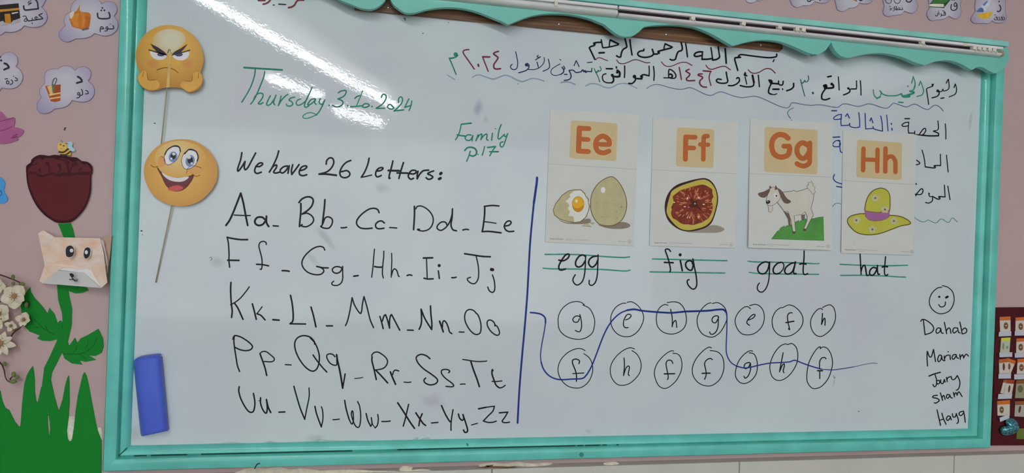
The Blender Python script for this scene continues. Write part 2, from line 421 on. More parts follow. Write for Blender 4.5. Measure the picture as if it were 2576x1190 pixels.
MINT = mat((88, 172, 160), 0.28, coat=0.45, var=0.10, scale=14, bump=0.25)
BAND = 0.031     # width of the raised outer band
prof = [(0.0, 0.0), (0.0, -0.044), (0.003, -0.049), (0.010, -0.0505), (BAND - 0.006, -0.050), (BAND - 0.001, -0.047), (BAND, -0.042), (BAND + 0.0005, -0.024),
        (BAND + 0.004, -0.0285), (BAND + 0.012, -0.0275), (0.049, -0.023), (0.054, -0.0165), (0.0545, -0.0118)]
def rail(pa, pb):
    """sweep the moulding profile between two corner functions of the inset"""
    m = MB(); n = len(prof)
    m.v = [pa(i, y) for i, y in prof] + [pb(i, y) for i, y in prof]
    for k in range(n - 1): m.f.append((k, k + 1, n + k + 1, n + k))
    m.f.append(tuple(range(n))); m.f.append(tuple(reversed(range(n, 2 * n))))
    return m
TOPZ = Z0 + 0.63
lo = lambda i, y: Vector((OL + i, y, OB + i)); lt = lambda i, y: Vector((OL + i, y, TOPZ))
ro = lambda i, y: Vector((OR - i, y, OB + i)); rt = lambda i, y: Vector((OR - i, y, TOPZ))
for nm, m in (('left', rail(lt, lo)), ('bottom', rail(lo, ro)), ('right', rail(ro, rt))):
    bmm = m.build('frame_rail', MINT, board, flat=False, label={'left': 'mint green upright of the frame beside the paper flower', 'bottom': 'mint green bottom rail with open joints', 'right': 'mint green upright of the frame beside the red card chart'}[nm])
    for e in bmm.data.edges: pass
    es = bmm.modifiers.new('edges', 'EDGE_SPLIT'); es.split_angle = math.radians(40)
g = MB()
YG = -0.0508
for s in ('297,1148.5 319,1127.5',): g.stroke(pts(s), 2.2, -0.0295)
for u0, u1 in ((337, 368), (379, 470), (506, 886), (1000, 1447), (1452, 1467), (1473, 1510), (1516, 1526), (1551, 1556)):
    vv = 1151 - (u0 - 337) * 0.0245
    g.box((P(u0, vv, -0.028).x, -0.0290, OB + BAND + 0.0002), (P(u1, vv, -0.028).x, -0.0245, OB + BAND + 0.0026))
g.build('frame_joint', mat((18, 60, 54), 0.8), board, label='dark open joint along the bottom rail')
for (u, v) in ((1463, 1144), (1176, 1119)):
    g = MB(); q = P(u, v, -0.0515 if v > 1130 else -0.030); g.tube([q + Vector((0, 0.004, 0)), q + Vector((0, -0.001, 0))], 0.0062 if v > 1130 else 0.003, 14)
    g.build('frame_screw', mat((60, 120, 110), 0.35, metal=0.3), board, label='painted over screw head')
g = MB()
for s in ('652,1172.5 646,1174 643,1179',): g.stroke(smooth(pts('653,1166 647,1168 643,1174 641,1179')), 2.6, -0.0512)
g.build('paint_scratch', mat((16, 40, 40), 0.6), board)
# smears of green frame paint and dirt along the edge of the writing surface
g = MB()
for s in ('440,1122 470,1119 500,1117 540,1115.5 575,1112 600,1113 640,1116 660,1113 680,1109 700,1113 740,1112 790,1108 800,1104 830,1107 900,1108 960,1109 1000,1106 1000,1112 900,1114 600,1120',
          '1045,1101 1052,1100 1054,1106 1070,1101 1082,1101 1086,1106 1100,1103 1108,1106 1120,1103 1140,1106 1250,1104 1330,1103 1330,1106 1100,1110 1040,1110'):
    g.fill(smooth(pts(s), True, 3), WB - 0.0002)
g.build('paint_smear', mat((140, 170, 162), 0.4, var=0.2, scale=40), board, label='thin green paint smear at the bottom edge', kind='stuff')
g = MB()
for s in ('326,1122 345,1123.5 365,1122.5', '380,1123 384,1121', '452,1122 500,1121 528,1119.6', '620,1119 680,1117.5', '812,1113.5 820,1115', '1110,1106 1180,1104.5 1240,1103.5', '1440,1100 1465,1099.5', '1490,1099 1650,1096', '1700,1096 1740,1095.4', '1840,1093 1900,1091.5', '2440,1062 2444,1076', '2000,1089 2100,1087'):
    g.stroke(pts(s), 1.6, WB - 0.0003)
for s in ('360,580', '651,625'): pass
g.build('dirt_line', mat((45, 75, 72), 0.7), board, label='grime along the bottom edge', kind='stuff')
g = MB()
for (u, v, r) in ((356, 581, 1.8), (358, 591, 1), (1018, 46, 1.6), (1019, 50, 1.4), (1064, 84, 1.2), (389, 310, 1.5), (1128, 57, 1), (2160, 1035, 1.2), (1124, 44, .8)): g.fill(ell(u, v, r * 1.6, r, n=10), WB - 0.0003)
g.strokes('527,649 531,647 533,652 529,655', 'px', 1.2, WB - 0.0003)
g.strokes('1302,213 1304,209', 'px', 1.0, WB - 0.0003); g.strokes('2096,944 2099,952 2101,948', 'px', 1.0, WB - 0.0003)
g.build('ink_speck', mat((50, 55, 60), 0.6), board, label='stray dark specks', kind='stuff')

# pelmet over the board
tip = pts('2538,111 2537.5,150 2533,163 2522,174 2507,184.5')
def W(s, v): return pts(s, v)
low = tip[:]
low += W('2040,835 1960,790 1890,768', 'p4') + W('1810,808', 'p4')
cur = []
def seg(s, v): cur.append(smooth(pts(s, v), False, 5))
seg('2090,845 2040,835 1960,790 1915,772 1885,770 1850,782 1810,808', 'p4')
seg('1810,808 1760,780 1690,740 1600,706 1540,696 1470,695 1380,710 1260,752', 'p4')
seg('1260,752 1150,718 1050,675 950,642 800,613 650,615 500,640 420,660 370,665 330,655 290,638 240,590 205,530 190,485', 'p4')
seg('190,485 160,530 120,580 60,615 0,630', 'p4')
px = [(2063, 135.5), (2056, 137.5), (2033, 133), (2003, 119.5), (1973, 107.5), (1943, 101.5), (1912, 100.5), (1878, 106), (1843, 115.6)]
cur.append(smooth(px, False, 5))
seg('1205,573 1080,500 980,442 900,402 800,362 700,333 500,310 300,312 180,320 98,336', 'p3')
seg('98,336 50,385 0,425', 'p3')
cur.append(smooth([(1600, 86), (1590, 91), (1578, 92.5), (1566, 91.5), (1549, 84), (1533, 71.5), (1521.5, 62)], False, 5))
seg('2010,294 1930,262 1850,230 1720,195 1600,174 1480,164 1350,162 1250,170 1150,186 1060,212 960,250 850,297', 'p2')
seg('850,297 780,258 700,226 600,185 500,148 400,118 300,98 200,89 100,88 0,93', 'p2')
seg('2385,92 2250,115 2160,140 2100,155 2040,158 2000,150 1955,128 1915,100 1875,70 1850,40 1828,0', 'p1')
cur.append([(979, -14), (976, -18), (973, -12)])
seg('1765,0 1730,40 1690,72 1640,97 1600,108 1560,110 1480,98 1400,70 1350,50 1280,24 1220,0', 'p1')
cur.append(smooth([(838, -12), (800, -30), (740, -52), (690, -60), (640, -58), (600, -52), (560, -48)], False, 5))
cur.append(smooth([(555, -46), (520, -62), (470, -84), (400, -102), (340, -106), (300, -100)], False, 4))
PEL = -0.075
out = [P(2538, 119, PEL), P(2538, 150, PEL), P(2531, 165, PEL), P(2518, 177, PEL), P(2508, 184.5, PEL)]
for c in cur:
    for u, v in c:
        q = P(u, v, PEL)
        if (q - out[-1]).length > 0.0035: out.append(q)
ztop = P(2050, 71, PEL).z
out.append(Vector((out[-1].x, PEL, ztop)))
out[0].z = ztop
pel = thing('scalloped_pelmet', 'mint green scalloped pelmet board along the top of the whiteboard', 'pelmet', (0.7, -0.05, Z0 + 0.58))
PM = mat((104, 172, 160), 0.4, coat=0.1, var=0.03, scale=6)
b = MB(); b.ngprism(out, 0.018); b.build('scalloped_panel', PM, pel, bevel=0.0055, seg=3, flat=False).modifiers.new('edges', 'EDGE_SPLIT').split_angle = math.radians(60)
zs = P(2050, 51, -0.085).z
b = MB(); b.box((-0.75, -0.088, P(2050, 64.6, -0.088).z), (2.009, -0.0005, zs)); b.build('top_ledge', mat((122, 184, 174), 0.3, coat=0.5, var=0.12, scale=10), pel, bevel=0.003, seg=2)
zs2 = zs
b = MB(); b.box((2.012, -0.0565, Z0 + 0.632), (2.03, -0.0005, zs - 0.0125))
b.build('end_board', MINT, pel)

# curtain track on the pelmet
tr = thing('curtain_track', 'white double curtain track with dark slot fixed along the green pelmet', 'curtain track', (0.7, -0.09, Z0 + 0.6))
WHITE = mat((218, 222, 216), 0.35, var=0.06, scale=12); GREY = mat((182, 188, 182), 0.4, var=0.08, scale=10)
YT = -0.094
def tz(v, u=2050): return P(u, v, YT).z
zA, zB, zC, zD = tz(67.0), tz(74), tz(81), tz(92.5)
xj = P(1556, 20, YT).x; xe = P(2524, 140, YT).x
b = MB(); b.box((-0.7, YT, zB), (xj - 0.002, PEL - 0.0005, zA)); b.box((xj + 0.002, YT, zB), (xe, PEL - 0.0005, zA)); b.build('upper_rail', WHITE, tr, bevel=0.0015)
def half_tube(x0, x1, z0, z1, y0, y1):
    m = MB(); n = 10; cz = (z0 + z1) / 2; rz = (z1 - z0) / 2
    for x in (x0, x1):
        m.v += [Vector((x, y0 + (y1 - y0) * math.sin(math.pi * k / n), cz + rz * math.cos(math.pi * k / n))) for k in range(n + 1)]
    for k in range(n): m.f.append((k, k + 1, n + 2 + k, n + 1 + k))
    m.f.append((0, n + 1, 2 * n + 1, n)); m.f.append(tuple(reversed(range(n + 1)))); m.f.append(tuple(range(n + 1, 2 * n + 2)))
    return m
half_tube(-0.7, xj - 0.002, zD, zB - 0.0005, PEL - 0.0005, YT - 0.003).build('lower_rail', GREY, tr, flat=False, label='older grey length of lower rail')
half_tube(xj + 0.002, xe, zD, zC, PEL - 0.0005, YT - 0.002).build('lower_rail', WHITE, tr, flat=False)
for o in (o for o in COL.objects if o.name.startswith('lower_rail')): o.modifiers.new('edges', 'EDGE_SPLIT').split_angle = math.radians(50)
b = MB(); b.box((xj + 0.002, PEL - 0.006, zC), (xe - 0.02, PEL - 0.0008, zB)); b.build('slot', mat((34, 26, 32), 0.6), tr, label='dark slot between the rails')
for (u, v, n) in ((1744, 42, 2), (1871, 56, 1), (1962, 66.5, 2), (2006, 72.5, 3), (2022, 74, 2), (2322, 111.5, 2), (2452, 128, 1), (2464, 129.5, 2), (2476, 131, 2), (2490, 133, 3), (2502, 135, 2)):
    q = P(u, v, YT); g = MB()
    g.box((q.x - 0.006, YT - 0.001, zC - 0.001), (q.x + 0.006, PEL - 0.0066, zB + 0.001))
    for k in range(n):
        x = q.x + (k - (n - 1) / 2) * 0.006
        g.tube([Vector((x, YT - 0.0015, zC)), Vector((x + 0.001, YT - 0.005, zC - 0.004)), Vector((x + 0.002, YT - 0.004, zC - 0.008))], 0.0013, 6)
    g.build('glider', mat((190, 190, 178), 0.4), tr)
q = P(1398, 9, YT); b = MB(); b.box((q.x - 0.005, YT - 0.006, q.z - 0.008), (q.x + 0.005, YT - 0.002, q.z + 0.006)); b.build('clip', mat((180, 182, 170), 0.4), tr, bevel=0.001)
b = MB(); b.box((xe - 0.007, YT - 0.0035, zD + 0.001), (xe + 0.001, PEL - 0.0005, zC + 0.003)); b.build('end_cap', mat((150, 128, 105), 0.7, var=0.3, scale=90), tr, label='brown taped end cap', bevel=0.002)
b = MB(); q = P(2428, 117, YT); b.box((q.x - 0.006, YT - 0.0008, zA - 0.010), (q.x + 0.007, YT + 0.001, zA - 0.001)); b.build('tape', mat((190, 178, 150), 0.6), tr, label='small beige tape on the rail')

# wooden batten behind the pelmet
YW = -0.022
xa, xb = P(892, 20, YW).x, P(1969, 122, YW).x; zw = P(1620, 95.5, YW).z
bat = thing('wooden_batten', 'brown wood grain batten showing under the scallops of the pelmet', 'batten', ((xa + xb) / 2, -0.014, zw))
b = MB(); b.ngprism([Vector((xa, YW, zw)), Vector((xb - 0.008, YW, zw)), Vector((xb, YW, zw + 0.008)), Vector((xb, YW, zw + 0.060)), Vector((xa, YW, zw + 0.060))], 0.0095)
b.build('plank', mat_wood((66, 42, 30), (122, 84, 52)), bat, bevel=0.001)
for (u, v) in ((977, 18.5), (1406, 60.5), (1676, 86.5), (1914, 113)):
    q = P(u, v, YW); g = MB(); g.ball(q + Vector((0, -0.0003, 0)), 0.004, (1, 0.5, 1)); g.build('screw', mat((170, 168, 160), 0.22, metal=0.9), bat, flat=False, label='shiny round screw head')
# ================================================================ the marker writing on the board: parts of the whiteboard
BLACK = mat((12, 13, 16), 0.42, var=0.15, scale=60); INK_G = mat((24, 112, 92), 0.42, var=0.25, scale=50); INK_DG = mat((20, 88, 78), 0.42, var=0.2, scale=50)
INK_R = mat((98, 36, 48), 0.42, var=0.22, scale=50); INK_B = mat((20, 44, 112), 0.42, var=0.2, scale=40); INK_N = mat((28, 40, 76), 0.42, var=0.2, scale=40)
FADE = mat((122, 140, 160), 0.42, var=0.1, scale=30); GREYB = mat((72, 92, 122), 0.42, var=0.2, scale=30); INK_T = mat((70, 120, 112), 0.42, var=0.2, scale=40)
TEAL = mat((52, 128, 112), 0.42, var=0.22, scale=40)
LEV = [0]
def ink(name, label, m, *items):
    LEV[0] += 1
    b = MB(); b.pen = 1.08; b.lift = 1.5e-6
    for v, w, s in items: b.strokes(s, v, w, WB - 0.0002 - LEV[0] * 6e-6)
    return b.build(name, m, board, label=label)

ink('handwritten_heading', 'green handwritten weekday and date', INK_G,
 ('A', 16, '@22 s 270,100 748,130/410,112 405,180 375,290 330,390 280,475 242,535/530,150 515,225 472,335 425,445 388,515 352,560/385,520 410,462 440,432 475,422 505,432 505,470 475,520 448,552 478,558 510,540'
  '/600,455 572,510 555,550 562,575 600,562 640,510 672,447/672,447 652,500 640,540 655,568/735,458 722,515 700,580/700,578 740,512 790,458 822,438/905,472 862,482 835,508 868,530 882,558 855,584 812,580 803,560'
  '/@14 985,492 945,510 925,545 945,575 990,562 1040,525 1065,490/1125,350 1095,420 1060,490 1035,550 1030,585 1048,600 1085,582/1165,492 1115,502 1085,538 1070,568 1105,562 1145,530 1170,498/1170,498 1158,540 1178,562/1230,490 1213,532 1232,560 1260,555 1285,507/1285,507 1250,590 1210,660 1175,697/@12 1185,697 1140,674 1080,668 1020,698 1012,728 1050,740 1110,725 1160,702 1182,694'
  '/@20 1340,575/@16 1455,418 1490,396 1540,388 1555,402 1535,450 1490,480 1450,495/1450,495 1500,515 1515,545 1490,580 1430,594 1382,575/@20 1575,580/1662,488 1695,462 1738,452/@12 1762,392 1740,452 1710,520 1680,590/@18 1610,592 1680,590 1740,580'
  '/@16 c 1757,580 1790,555 1832,560 1842,580 1800,601 1762,594/@20 1878,590/1998,476 2008,446 2035,436 2057,462 2050,502 2010,560 1930,612/s 1930,613 2042,611/c 2073,596 2105,562 2150,602 2140,620 2100,618/2213,540 2215,490 2242,468 2262,492 2255,542 2210,600 2155,646/s 2155,646 2278,632/2342,495 2318,545 2290,602/2290,602 2375,574/2380,522 2368,580 2346,640'))
ink('handwritten_note', 'green handwritten page note', INK_G,
 ('L', 20, '@24 268,414 432,395/266,414 252,490 232,560 205,620 170,672/@24 200,590 260,602 325,610/432,595 375,590 335,625 342,668 390,686 430,662 455,615/460,603 446,692/545,590 528,640 510,688/510,686 560,605 605,577 608,610 592,672/592,672 640,602 688,577 695,610 686,662 714,680/785,563 772,680/@20 836,487/932,420 902,490 882,590 880,650 905,656 955,610 985,582'
  '/985,582 985,612 1010,615 1040,570/1040,570 1005,670 975,760 940,794 915,770 920,722 962,705/@26 325,850 370,805 430,797 490,817 522,865 512,918 460,944 415,932/417,860 390,950 356,1030/@20 547,915/655,785 640,850 615,930/@26 s 705,800 836,785/836,787 790,850 740,940/@24 s 740,871 882,871'))
ink('handwritten_word', 'black handwritten word, first of the sentence above the alphabet', BLACK, ('B', 20, '242,70 226,160 190,270 195,303 232,262 282,182/282,182 272,248 286,286 322,250 370,160 415,75/418,242 465,245 503,216 490,198 450,210 412,260 405,310 435,332 487,316'))
ink('handwritten_word', 'black handwritten word, second of the sentence above the alphabet', BLACK, ('B', 20, '706,48 682,130 632,240 588,315/590,310 635,245 678,226 675,260 642,312 665,327 710,318/815,237 770,247 730,280 726,315 760,325 800,290 828,243/838,235 822,330/882,222 866,290 870,345/870,345 912,290 962,220/978,296 1030,280 1060,250 1040,236 995,252 966,300 970,345 1010,360 1058,348'))
ink('handwritten_word', 'black handwritten word, third, a number of the sentence above the alphabet', BLACK, ('B', 20, '1303,215 1310,170 1345,137 1385,145 1398,195 1370,260 1310,312 1215,340/@24 1215,340 1300,340 1430,355/1612,168 1552,195 1502,250 1475,320 1490,370 1540,386 1590,365 1598,325 1560,297 1495,310'))
ink('handwritten_word', 'black handwritten word, last of the sentence above the alphabet', BLACK, ('B', 20, '1843,140 1825,220 1788,310 1745,380/@16 1745,380 1800,370 1875,352/1932,302 1985,296 2018,270 2000,258 1960,270 1930,310 1926,355 1950,375 1995,358/2142,175 2125,250 2100,340 2093,392 2106,390/@24 2085,295 2150,297 2222,298/2275,195 2245,290 2217,395/@22 s 2195,325 2328,328'), ('C', 20, '138,279 200,286 235,262 220,242 180,242 146,275 135,320 165,352 200,340/256,252 246,290 245,347/245,347 275,292 320,247 388,238/450,248 402,265 376,285 410,300 440,322 420,345 382,352 356,332/@34 535,285 545,275/@32 518,348 537,338'))
L_ = [
('black handwritten letters Aa', ('B', 23, '228,580 190,680 130,830 85,925 42,985/228,580 260,700 290,860 315,985/@15 145,855 240,860 348,862/530,908 495,882 440,885 408,920 412,962 455,987 510,968 545,915/552,870 550,930 560,970 580,998/@18 s 635,990 700,995')),
('black handwritten letters Bb', ('B', 21, '960,697 1000,652 1060,627 1110,632 1140,668 1122,740 1065,800 1000,843/@18 1000,843 1060,832 1118,862 1145,912 1120,965 1050,1003 987,990 1000,975/984,710 984,800 972,930 967,1000/1287,662 1280,760 1266,880 1255,972/@18 1262,960 1292,890 1340,880 1380,912 1375,970 1338,1018 1280,1020 1235,1000 1250,987/@18 1490,1015 1530,1015 1560,1008')),
('black handwritten letters Cc', ('B', 19, '1968,825 1950,787 1900,770 1830,787 1742,852 1690,922 1690,975 1730,1015 1800,1027 1880,1020/2035,955 2000,930 1960,937 1926,970 1930,1010 1965,1028 2030,1021/@16 2100,1012 2145,1015 2190,1018')),
('black handwritten letters Dd', ('C', 20, '210,690 212,780 206,900 200,980/@16 227,722 250,690 310,690 390,742 440,820 440,900 400,968 330,997 268,990 248,977 275,975/@17 615,920 600,890 550,885 502,925 495,965 540,990 600,955 648,890 678,800 685,720/@19 685,722 680,830 667,920 690,980 735,995/@18 815,985 850,976 885,980')),
('black handwritten letters Ee', ('C', 18, '1082,690 1180,679 1265,685/@20 1088,690 1085,800 1067,950 1055,1005/@20 1055,1005 1150,1003 1290,1020/@14 1092,882 1160,890 1228,902/1345,935 1390,925 1417,895 1400,872 1362,882 1332,930 1347,980 1390,1004 1450,1000')),
('black handwritten letters Ff', ('D', 22, '@26 72,110 150,127 280,146 405,147/75,110 95,220 104,380 102,480 113,595/@26 s 82,481 266,484/@20 708,228 700,192 655,175 605,197 588,252 605,330 633,440 640,545 630,625 606,625/@24 550,547 640,552 745,572/@26 965,650 1030,652 1078,660')),
('black handwritten letters Gg', ('D', 22, '1655,315 1630,272 1560,258 1460,295 1350,390 1290,490 1295,580 1370,670 1480,712 1580,712 1635,670 1630,628 1582,597 1525,580/@24 1528,582 1620,602 1710,606/1930,605 1880,587 1820,590 1777,628 1795,675 1850,693 1908,665 1942,600/@20 1945,580 1945,680 1945,780 1920,850 1860,888 1790,885 1767,855 1800,820/@26 s 2125,740 2195,730')),
('black handwritten letters Hh', ('E', 18, '258,165 246,290 235,430 215,598/402,195 400,290 385,420 380,540 394,610/@24 260,433 310,442 370,442/@17 522,230 525,340 520,480 516,598/@19 520,570 542,495 570,468 605,502 625,570 640,588/@22 760,572 800,560 835,570')),
('black handwritten letters Ii', ('E', 18, '@25 s 1012,302 1155,298/1060,310 1065,440 1072,610/@24 1022,613 1080,625 1162,622/@22 1243,500 1252,560 1258,618/@46 1256,418/@22 1450,605 1485,605 1518,598')),
('black handwritten letters Jj', ('E', 18, '@24 1648,235 1780,255 1920,276 2045,282/1825,265 1855,400 1866,520 1857,620 1820,685 1770,698 1712,665 1690,622 1740,598/@19 2078,562 2105,650 2115,750 2105,812 2070,832 2027,802 2005,750/@46 2062,478 2082,482')),
('black handwritten letters Kk', ('F', 25, '135,68 130,200 140,400 155,530 145,635/@19 432,140 382,210 292,318 212,383 130,430/190,400 250,490 330,665/482,415 515,540 545,665/@18 640,462 592,528 552,578/@24 560,577 620,602 688,675/@26 s 815,672 915,680')),
('black handwritten letters Ll', ('F', 25, '1100,278 1125,400 1142,560 1138,690 1092,738/@23 s 1092,738 1345,742/1432,468 1470,600 1512,788/@24 s 1682,772 1780,772')),
('black handwritten letters Mm', ('F', 21, '1990,768 2020,702 2060,540 2098,315/2098,315 2140,440 2222,565 2250,540 2265,420 2290,297/2290,297 2340,470 2390,670 2445,800'), ('G', 23, '358,490 385,580 412,688/398,565 425,482 450,462/450,462 485,560 515,680/515,680 515,560 530,482 548,460/548,460 600,560 680,712/@22 s 805,711 900,715')),
('black handwritten letters Nn', ('G', 24, '1025,372 1032,480 1032,580 1017,650 994,698/1025,372 1090,530 1197,703/1197,703 1200,600 1185,450 1178,320/@26 1325,567 1355,650 1385,740/@22 1372,660 1375,592 1400,560 1440,602 1470,680 1487,740 1525,770/@19 s 1642,742 1722,744')),
('black handwritten letters Oo', ('G', 20, '1920,440 1880,397 1820,377 1762,402 1732,480 1745,580 1800,688 1870,763 1930,783 1983,753 1998,660 1983,560 1950,470 1920,440/2222,645 2215,602 2180,562 2130,548 2097,580 2105,650 2160,735 2240,793 2288,783 2293,730 2263,660 2225,627')),
('black handwritten letters Pp', ('H', 22, '190,100 182,180 195,300 215,430 240,580 275,673/165,150 185,102 215,92 300,118 400,180 468,240 483,280 453,320 380,336 290,323 205,285/@24 605,385 640,480 685,610 715,738/@19 605,380 650,350 710,355 780,407 835,460 828,500 780,517 670,512/@19 1015,563 1110,568')),
('black handwritten letters Qq', ('H', 22, '1490,230 1485,190 1430,125 1360,97 1280,97 1202,140 1167,230 1190,360 1260,500 1350,610 1440,666 1508,650 1553,570 1568,440 1540,310 1490,205 1420,130/1465,407 1530,500 1620,610 1688,683/@20 1820,435 1790,402 1740,387 1692,407 1692,460 1740,538 1810,573 1850,560 1850,480/@27 1847,402 1862,500 1890,620 1920,780 1945,943/@22 1945,943 1965,830 1985,714/@14 2140,788 2210,782 2272,770')),
('black handwritten letters Rr', ('I', 20, '226,225 235,202 270,172 330,168 400,207 458,260 483,320 458,390 400,435 300,455 280,455/@24 232,242 230,310 260,430 300,610/@24 295,462 380,550 485,666/@26 528,487 560,570 612,688/567,530 580,482 610,458 665,472/@18 750,652 810,658 860,652')),
('black handwritten letters Ss', ('I', 22, '1170,273 1110,225 1030,203 967,227 947,270 982,350 1070,440 1200,530 1283,600 1288,650 1240,688 1160,696 1092,665 1072,622 1100,587/@20 1470,500 1490,477 1460,452 1400,447 1357,467 1362,520 1420,590 1520,665 1553,705 1530,728 1430,722/@18 1660,688 1700,684 1740,684')),
('black handwritten letters Tt', ('I', 21, '@18 1700,285 1800,300 1920,318 2040,317 2088,310/@25 1830,310 1870,440 1930,600 1970,726/@24 2190,467 2178,452 2175,520 2200,600 2240,700 2290,743/@19 2240,700 2290,743 2340,738 2388,705/@18 2175,640 2240,643 2335,633')),
('black handwritten letters Uu', ('J', 24, '148,87 140,160 170,280 240,420 310,510 370,522 400,480 415,380 405,280 390,202/512,277 510,360 540,460 590,535 618,520 625,430 612,305/@26 612,307 640,430 685,528/@11 478,328 502,328/s 825,522 925,518')),
('black handwritten letters Vv', ('J', 23, '1080,80 1120,230 1190,460 1265,643/@20 1265,643 1300,460 1340,260 1338,107/1438,422 1470,560 1548,773/@20 1548,773 1575,640 1570,500 1550,430/@19 1745,650 1800,648 1855,640')),
('black handwritten letters Ww', ('J', 20, '@23 1946,320 1970,460 2020,640/2020,640 2065,725 2090,690 2095,600 2085,510 2070,505 2060,560 2080,640 2120,740 2170,783 2205,740 2220,580 2200,420 2165,340/@22 2312,545 2340,660 2390,763/2390,763 2412,720 2400,615/@14 2400,615 2420,720 2465,790/2465,790 2505,740 2520,640 2510,560'), ('K', 20, '262,518 330,518 398,510')),
('black handwritten letters Xx', ('K', 25, '518,215 620,370 720,530 790,628/@21 695,240 665,370 640,480 608,593/@24 812,378 880,480 930,550 970,582/@22 915,392 880,480 860,588/@20 s 1065,542 1170,533')),
('black handwritten letters Yy', ('K', 23, '1228,260 1290,400 1360,515 1380,512/@20 1415,327 1395,440 1382,560 1382,660/1502,397 1520,460 1560,498 1588,470 1575,407/1575,405 1620,540 1650,650 1640,688 1605,693 1584,655/@17 s 1714,575 1810,547')),
('black handwritten letters Zz', ('K', 20, '@24 s 1828,312 1950,288/@18 s 1950,288 2085,270/2085,270 2060,350 1980,430 1905,510/1905,510 1980,532 2060,530 2115,512/@22 s 2165,378 2302,366/2302,366 2260,440 2212,510 2235,533 2280,537 2330,528')),
]
for r in L_: ink('letter_pair', r[0], BLACK, *r[1:])
ink('dividing_line', 'blue upright line between the alphabet and the picture cards', INK_B, ('px', 5.2, '@5.4 1351,447 1350,461 1343,511/@4.4 1343,511 1339,551 1333,620 1326.5,740 1320,823 1313,900 1306.6,980 1302,1064'))
for lab, s in (('green writing lines for the word egg', ('O', 17, '110,206 240,206 380,205 620,214 900,236 1100,246 1150,246 1205,238/85,385 200,393 600,397 820,400 1000,412 1150,422 1212,410')),
               ('green writing lines for the word fig', ('O', 17, '1502,265 1700,270 2100,280 2468,288/1472,433 1900,440 2438,448')),
               ('green writing lines for the word goat', ('P', 17, '182,328 280,337 600,342 950,352 1150,364 1205,360/200,487 320,503 600,511 900,514 1198,516')),
               ('green writing lines for the word hat', ('P', 17, '1507,372 1800,385 2200,392 2480,386/1512,532 1800,530 2150,540 2330,552 2450,556'))):
    ink('writing_line', lab, TEAL, s)
for lab, s in (('black handwritten word egg', ('O', 20, '288,280 340,290 400,260 423,217 405,202 367,222 320,290 290,350 290,395 320,410 375,395/635,235 600,214 550,232 510,290 507,345 540,370 590,350 630,290/@16 635,225 630,360 620,470 590,560 530,603 487,580 470,530 500,470/780,228 730,237 685,272 674,320 697,360 730,370 770,332 793,280/@16 797,212 792,350 785,480 760,570 715,608 682,590 682,542')),
               ('black handwritten word fig', ('O', 20, '@17 1735,168 1715,142 1682,137 1668,157 1690,220 1715,300 1735,400 1725,433/@20 s 1655,310 1770,314/1862,287 1875,350 1888,418/@38 1860,212/2020,330 2015,302 1977,287 1937,312 1934,360 1967,403 2010,408 2030,345/@17 2025,264 2045,370 2070,500 2075,600 2050,650 2010,650 1962,600 1952,550 1975,532')),
               ('black handwritten word goat', ('P', 21, '480,347 430,337 372,362 327,410 327,470 372,508 430,498 470,440 488,360/@16 495,337 490,480 480,600 450,700 400,765 350,768 317,730 320,680 345,642/660,342 602,362 552,420 547,480 582,510 640,498/@16 640,498 688,440 698,380 670,344 645,350/860,347 800,362 732,412 710,470 732,508 780,508 825,470 850,400/865,337 845,430 836,480 850,508 872,503/@18 990,180 988,280 980,380 975,470 985,513 1010,520 1040,505/@22 928,370 960,362 1018,368')),
               ('black handwritten word hat', ('P', 20, '@17 1795,225 1802,350 1810,515/1812,470 1820,430 1838,397 1860,387 1875,430 1885,500 1895,533 1920,527/2035,430 1985,417 1945,450 1932,500 1955,530 1995,518 2030,460 2045,405/2045,387 2045,460 2055,513 2075,513/@17 2162,262 2155,350 2147,440 2150,510 2170,533 2195,518/@22 2115,412 2150,402 2190,408'))):
    ink('handwritten_word', lab, BLACK, s)
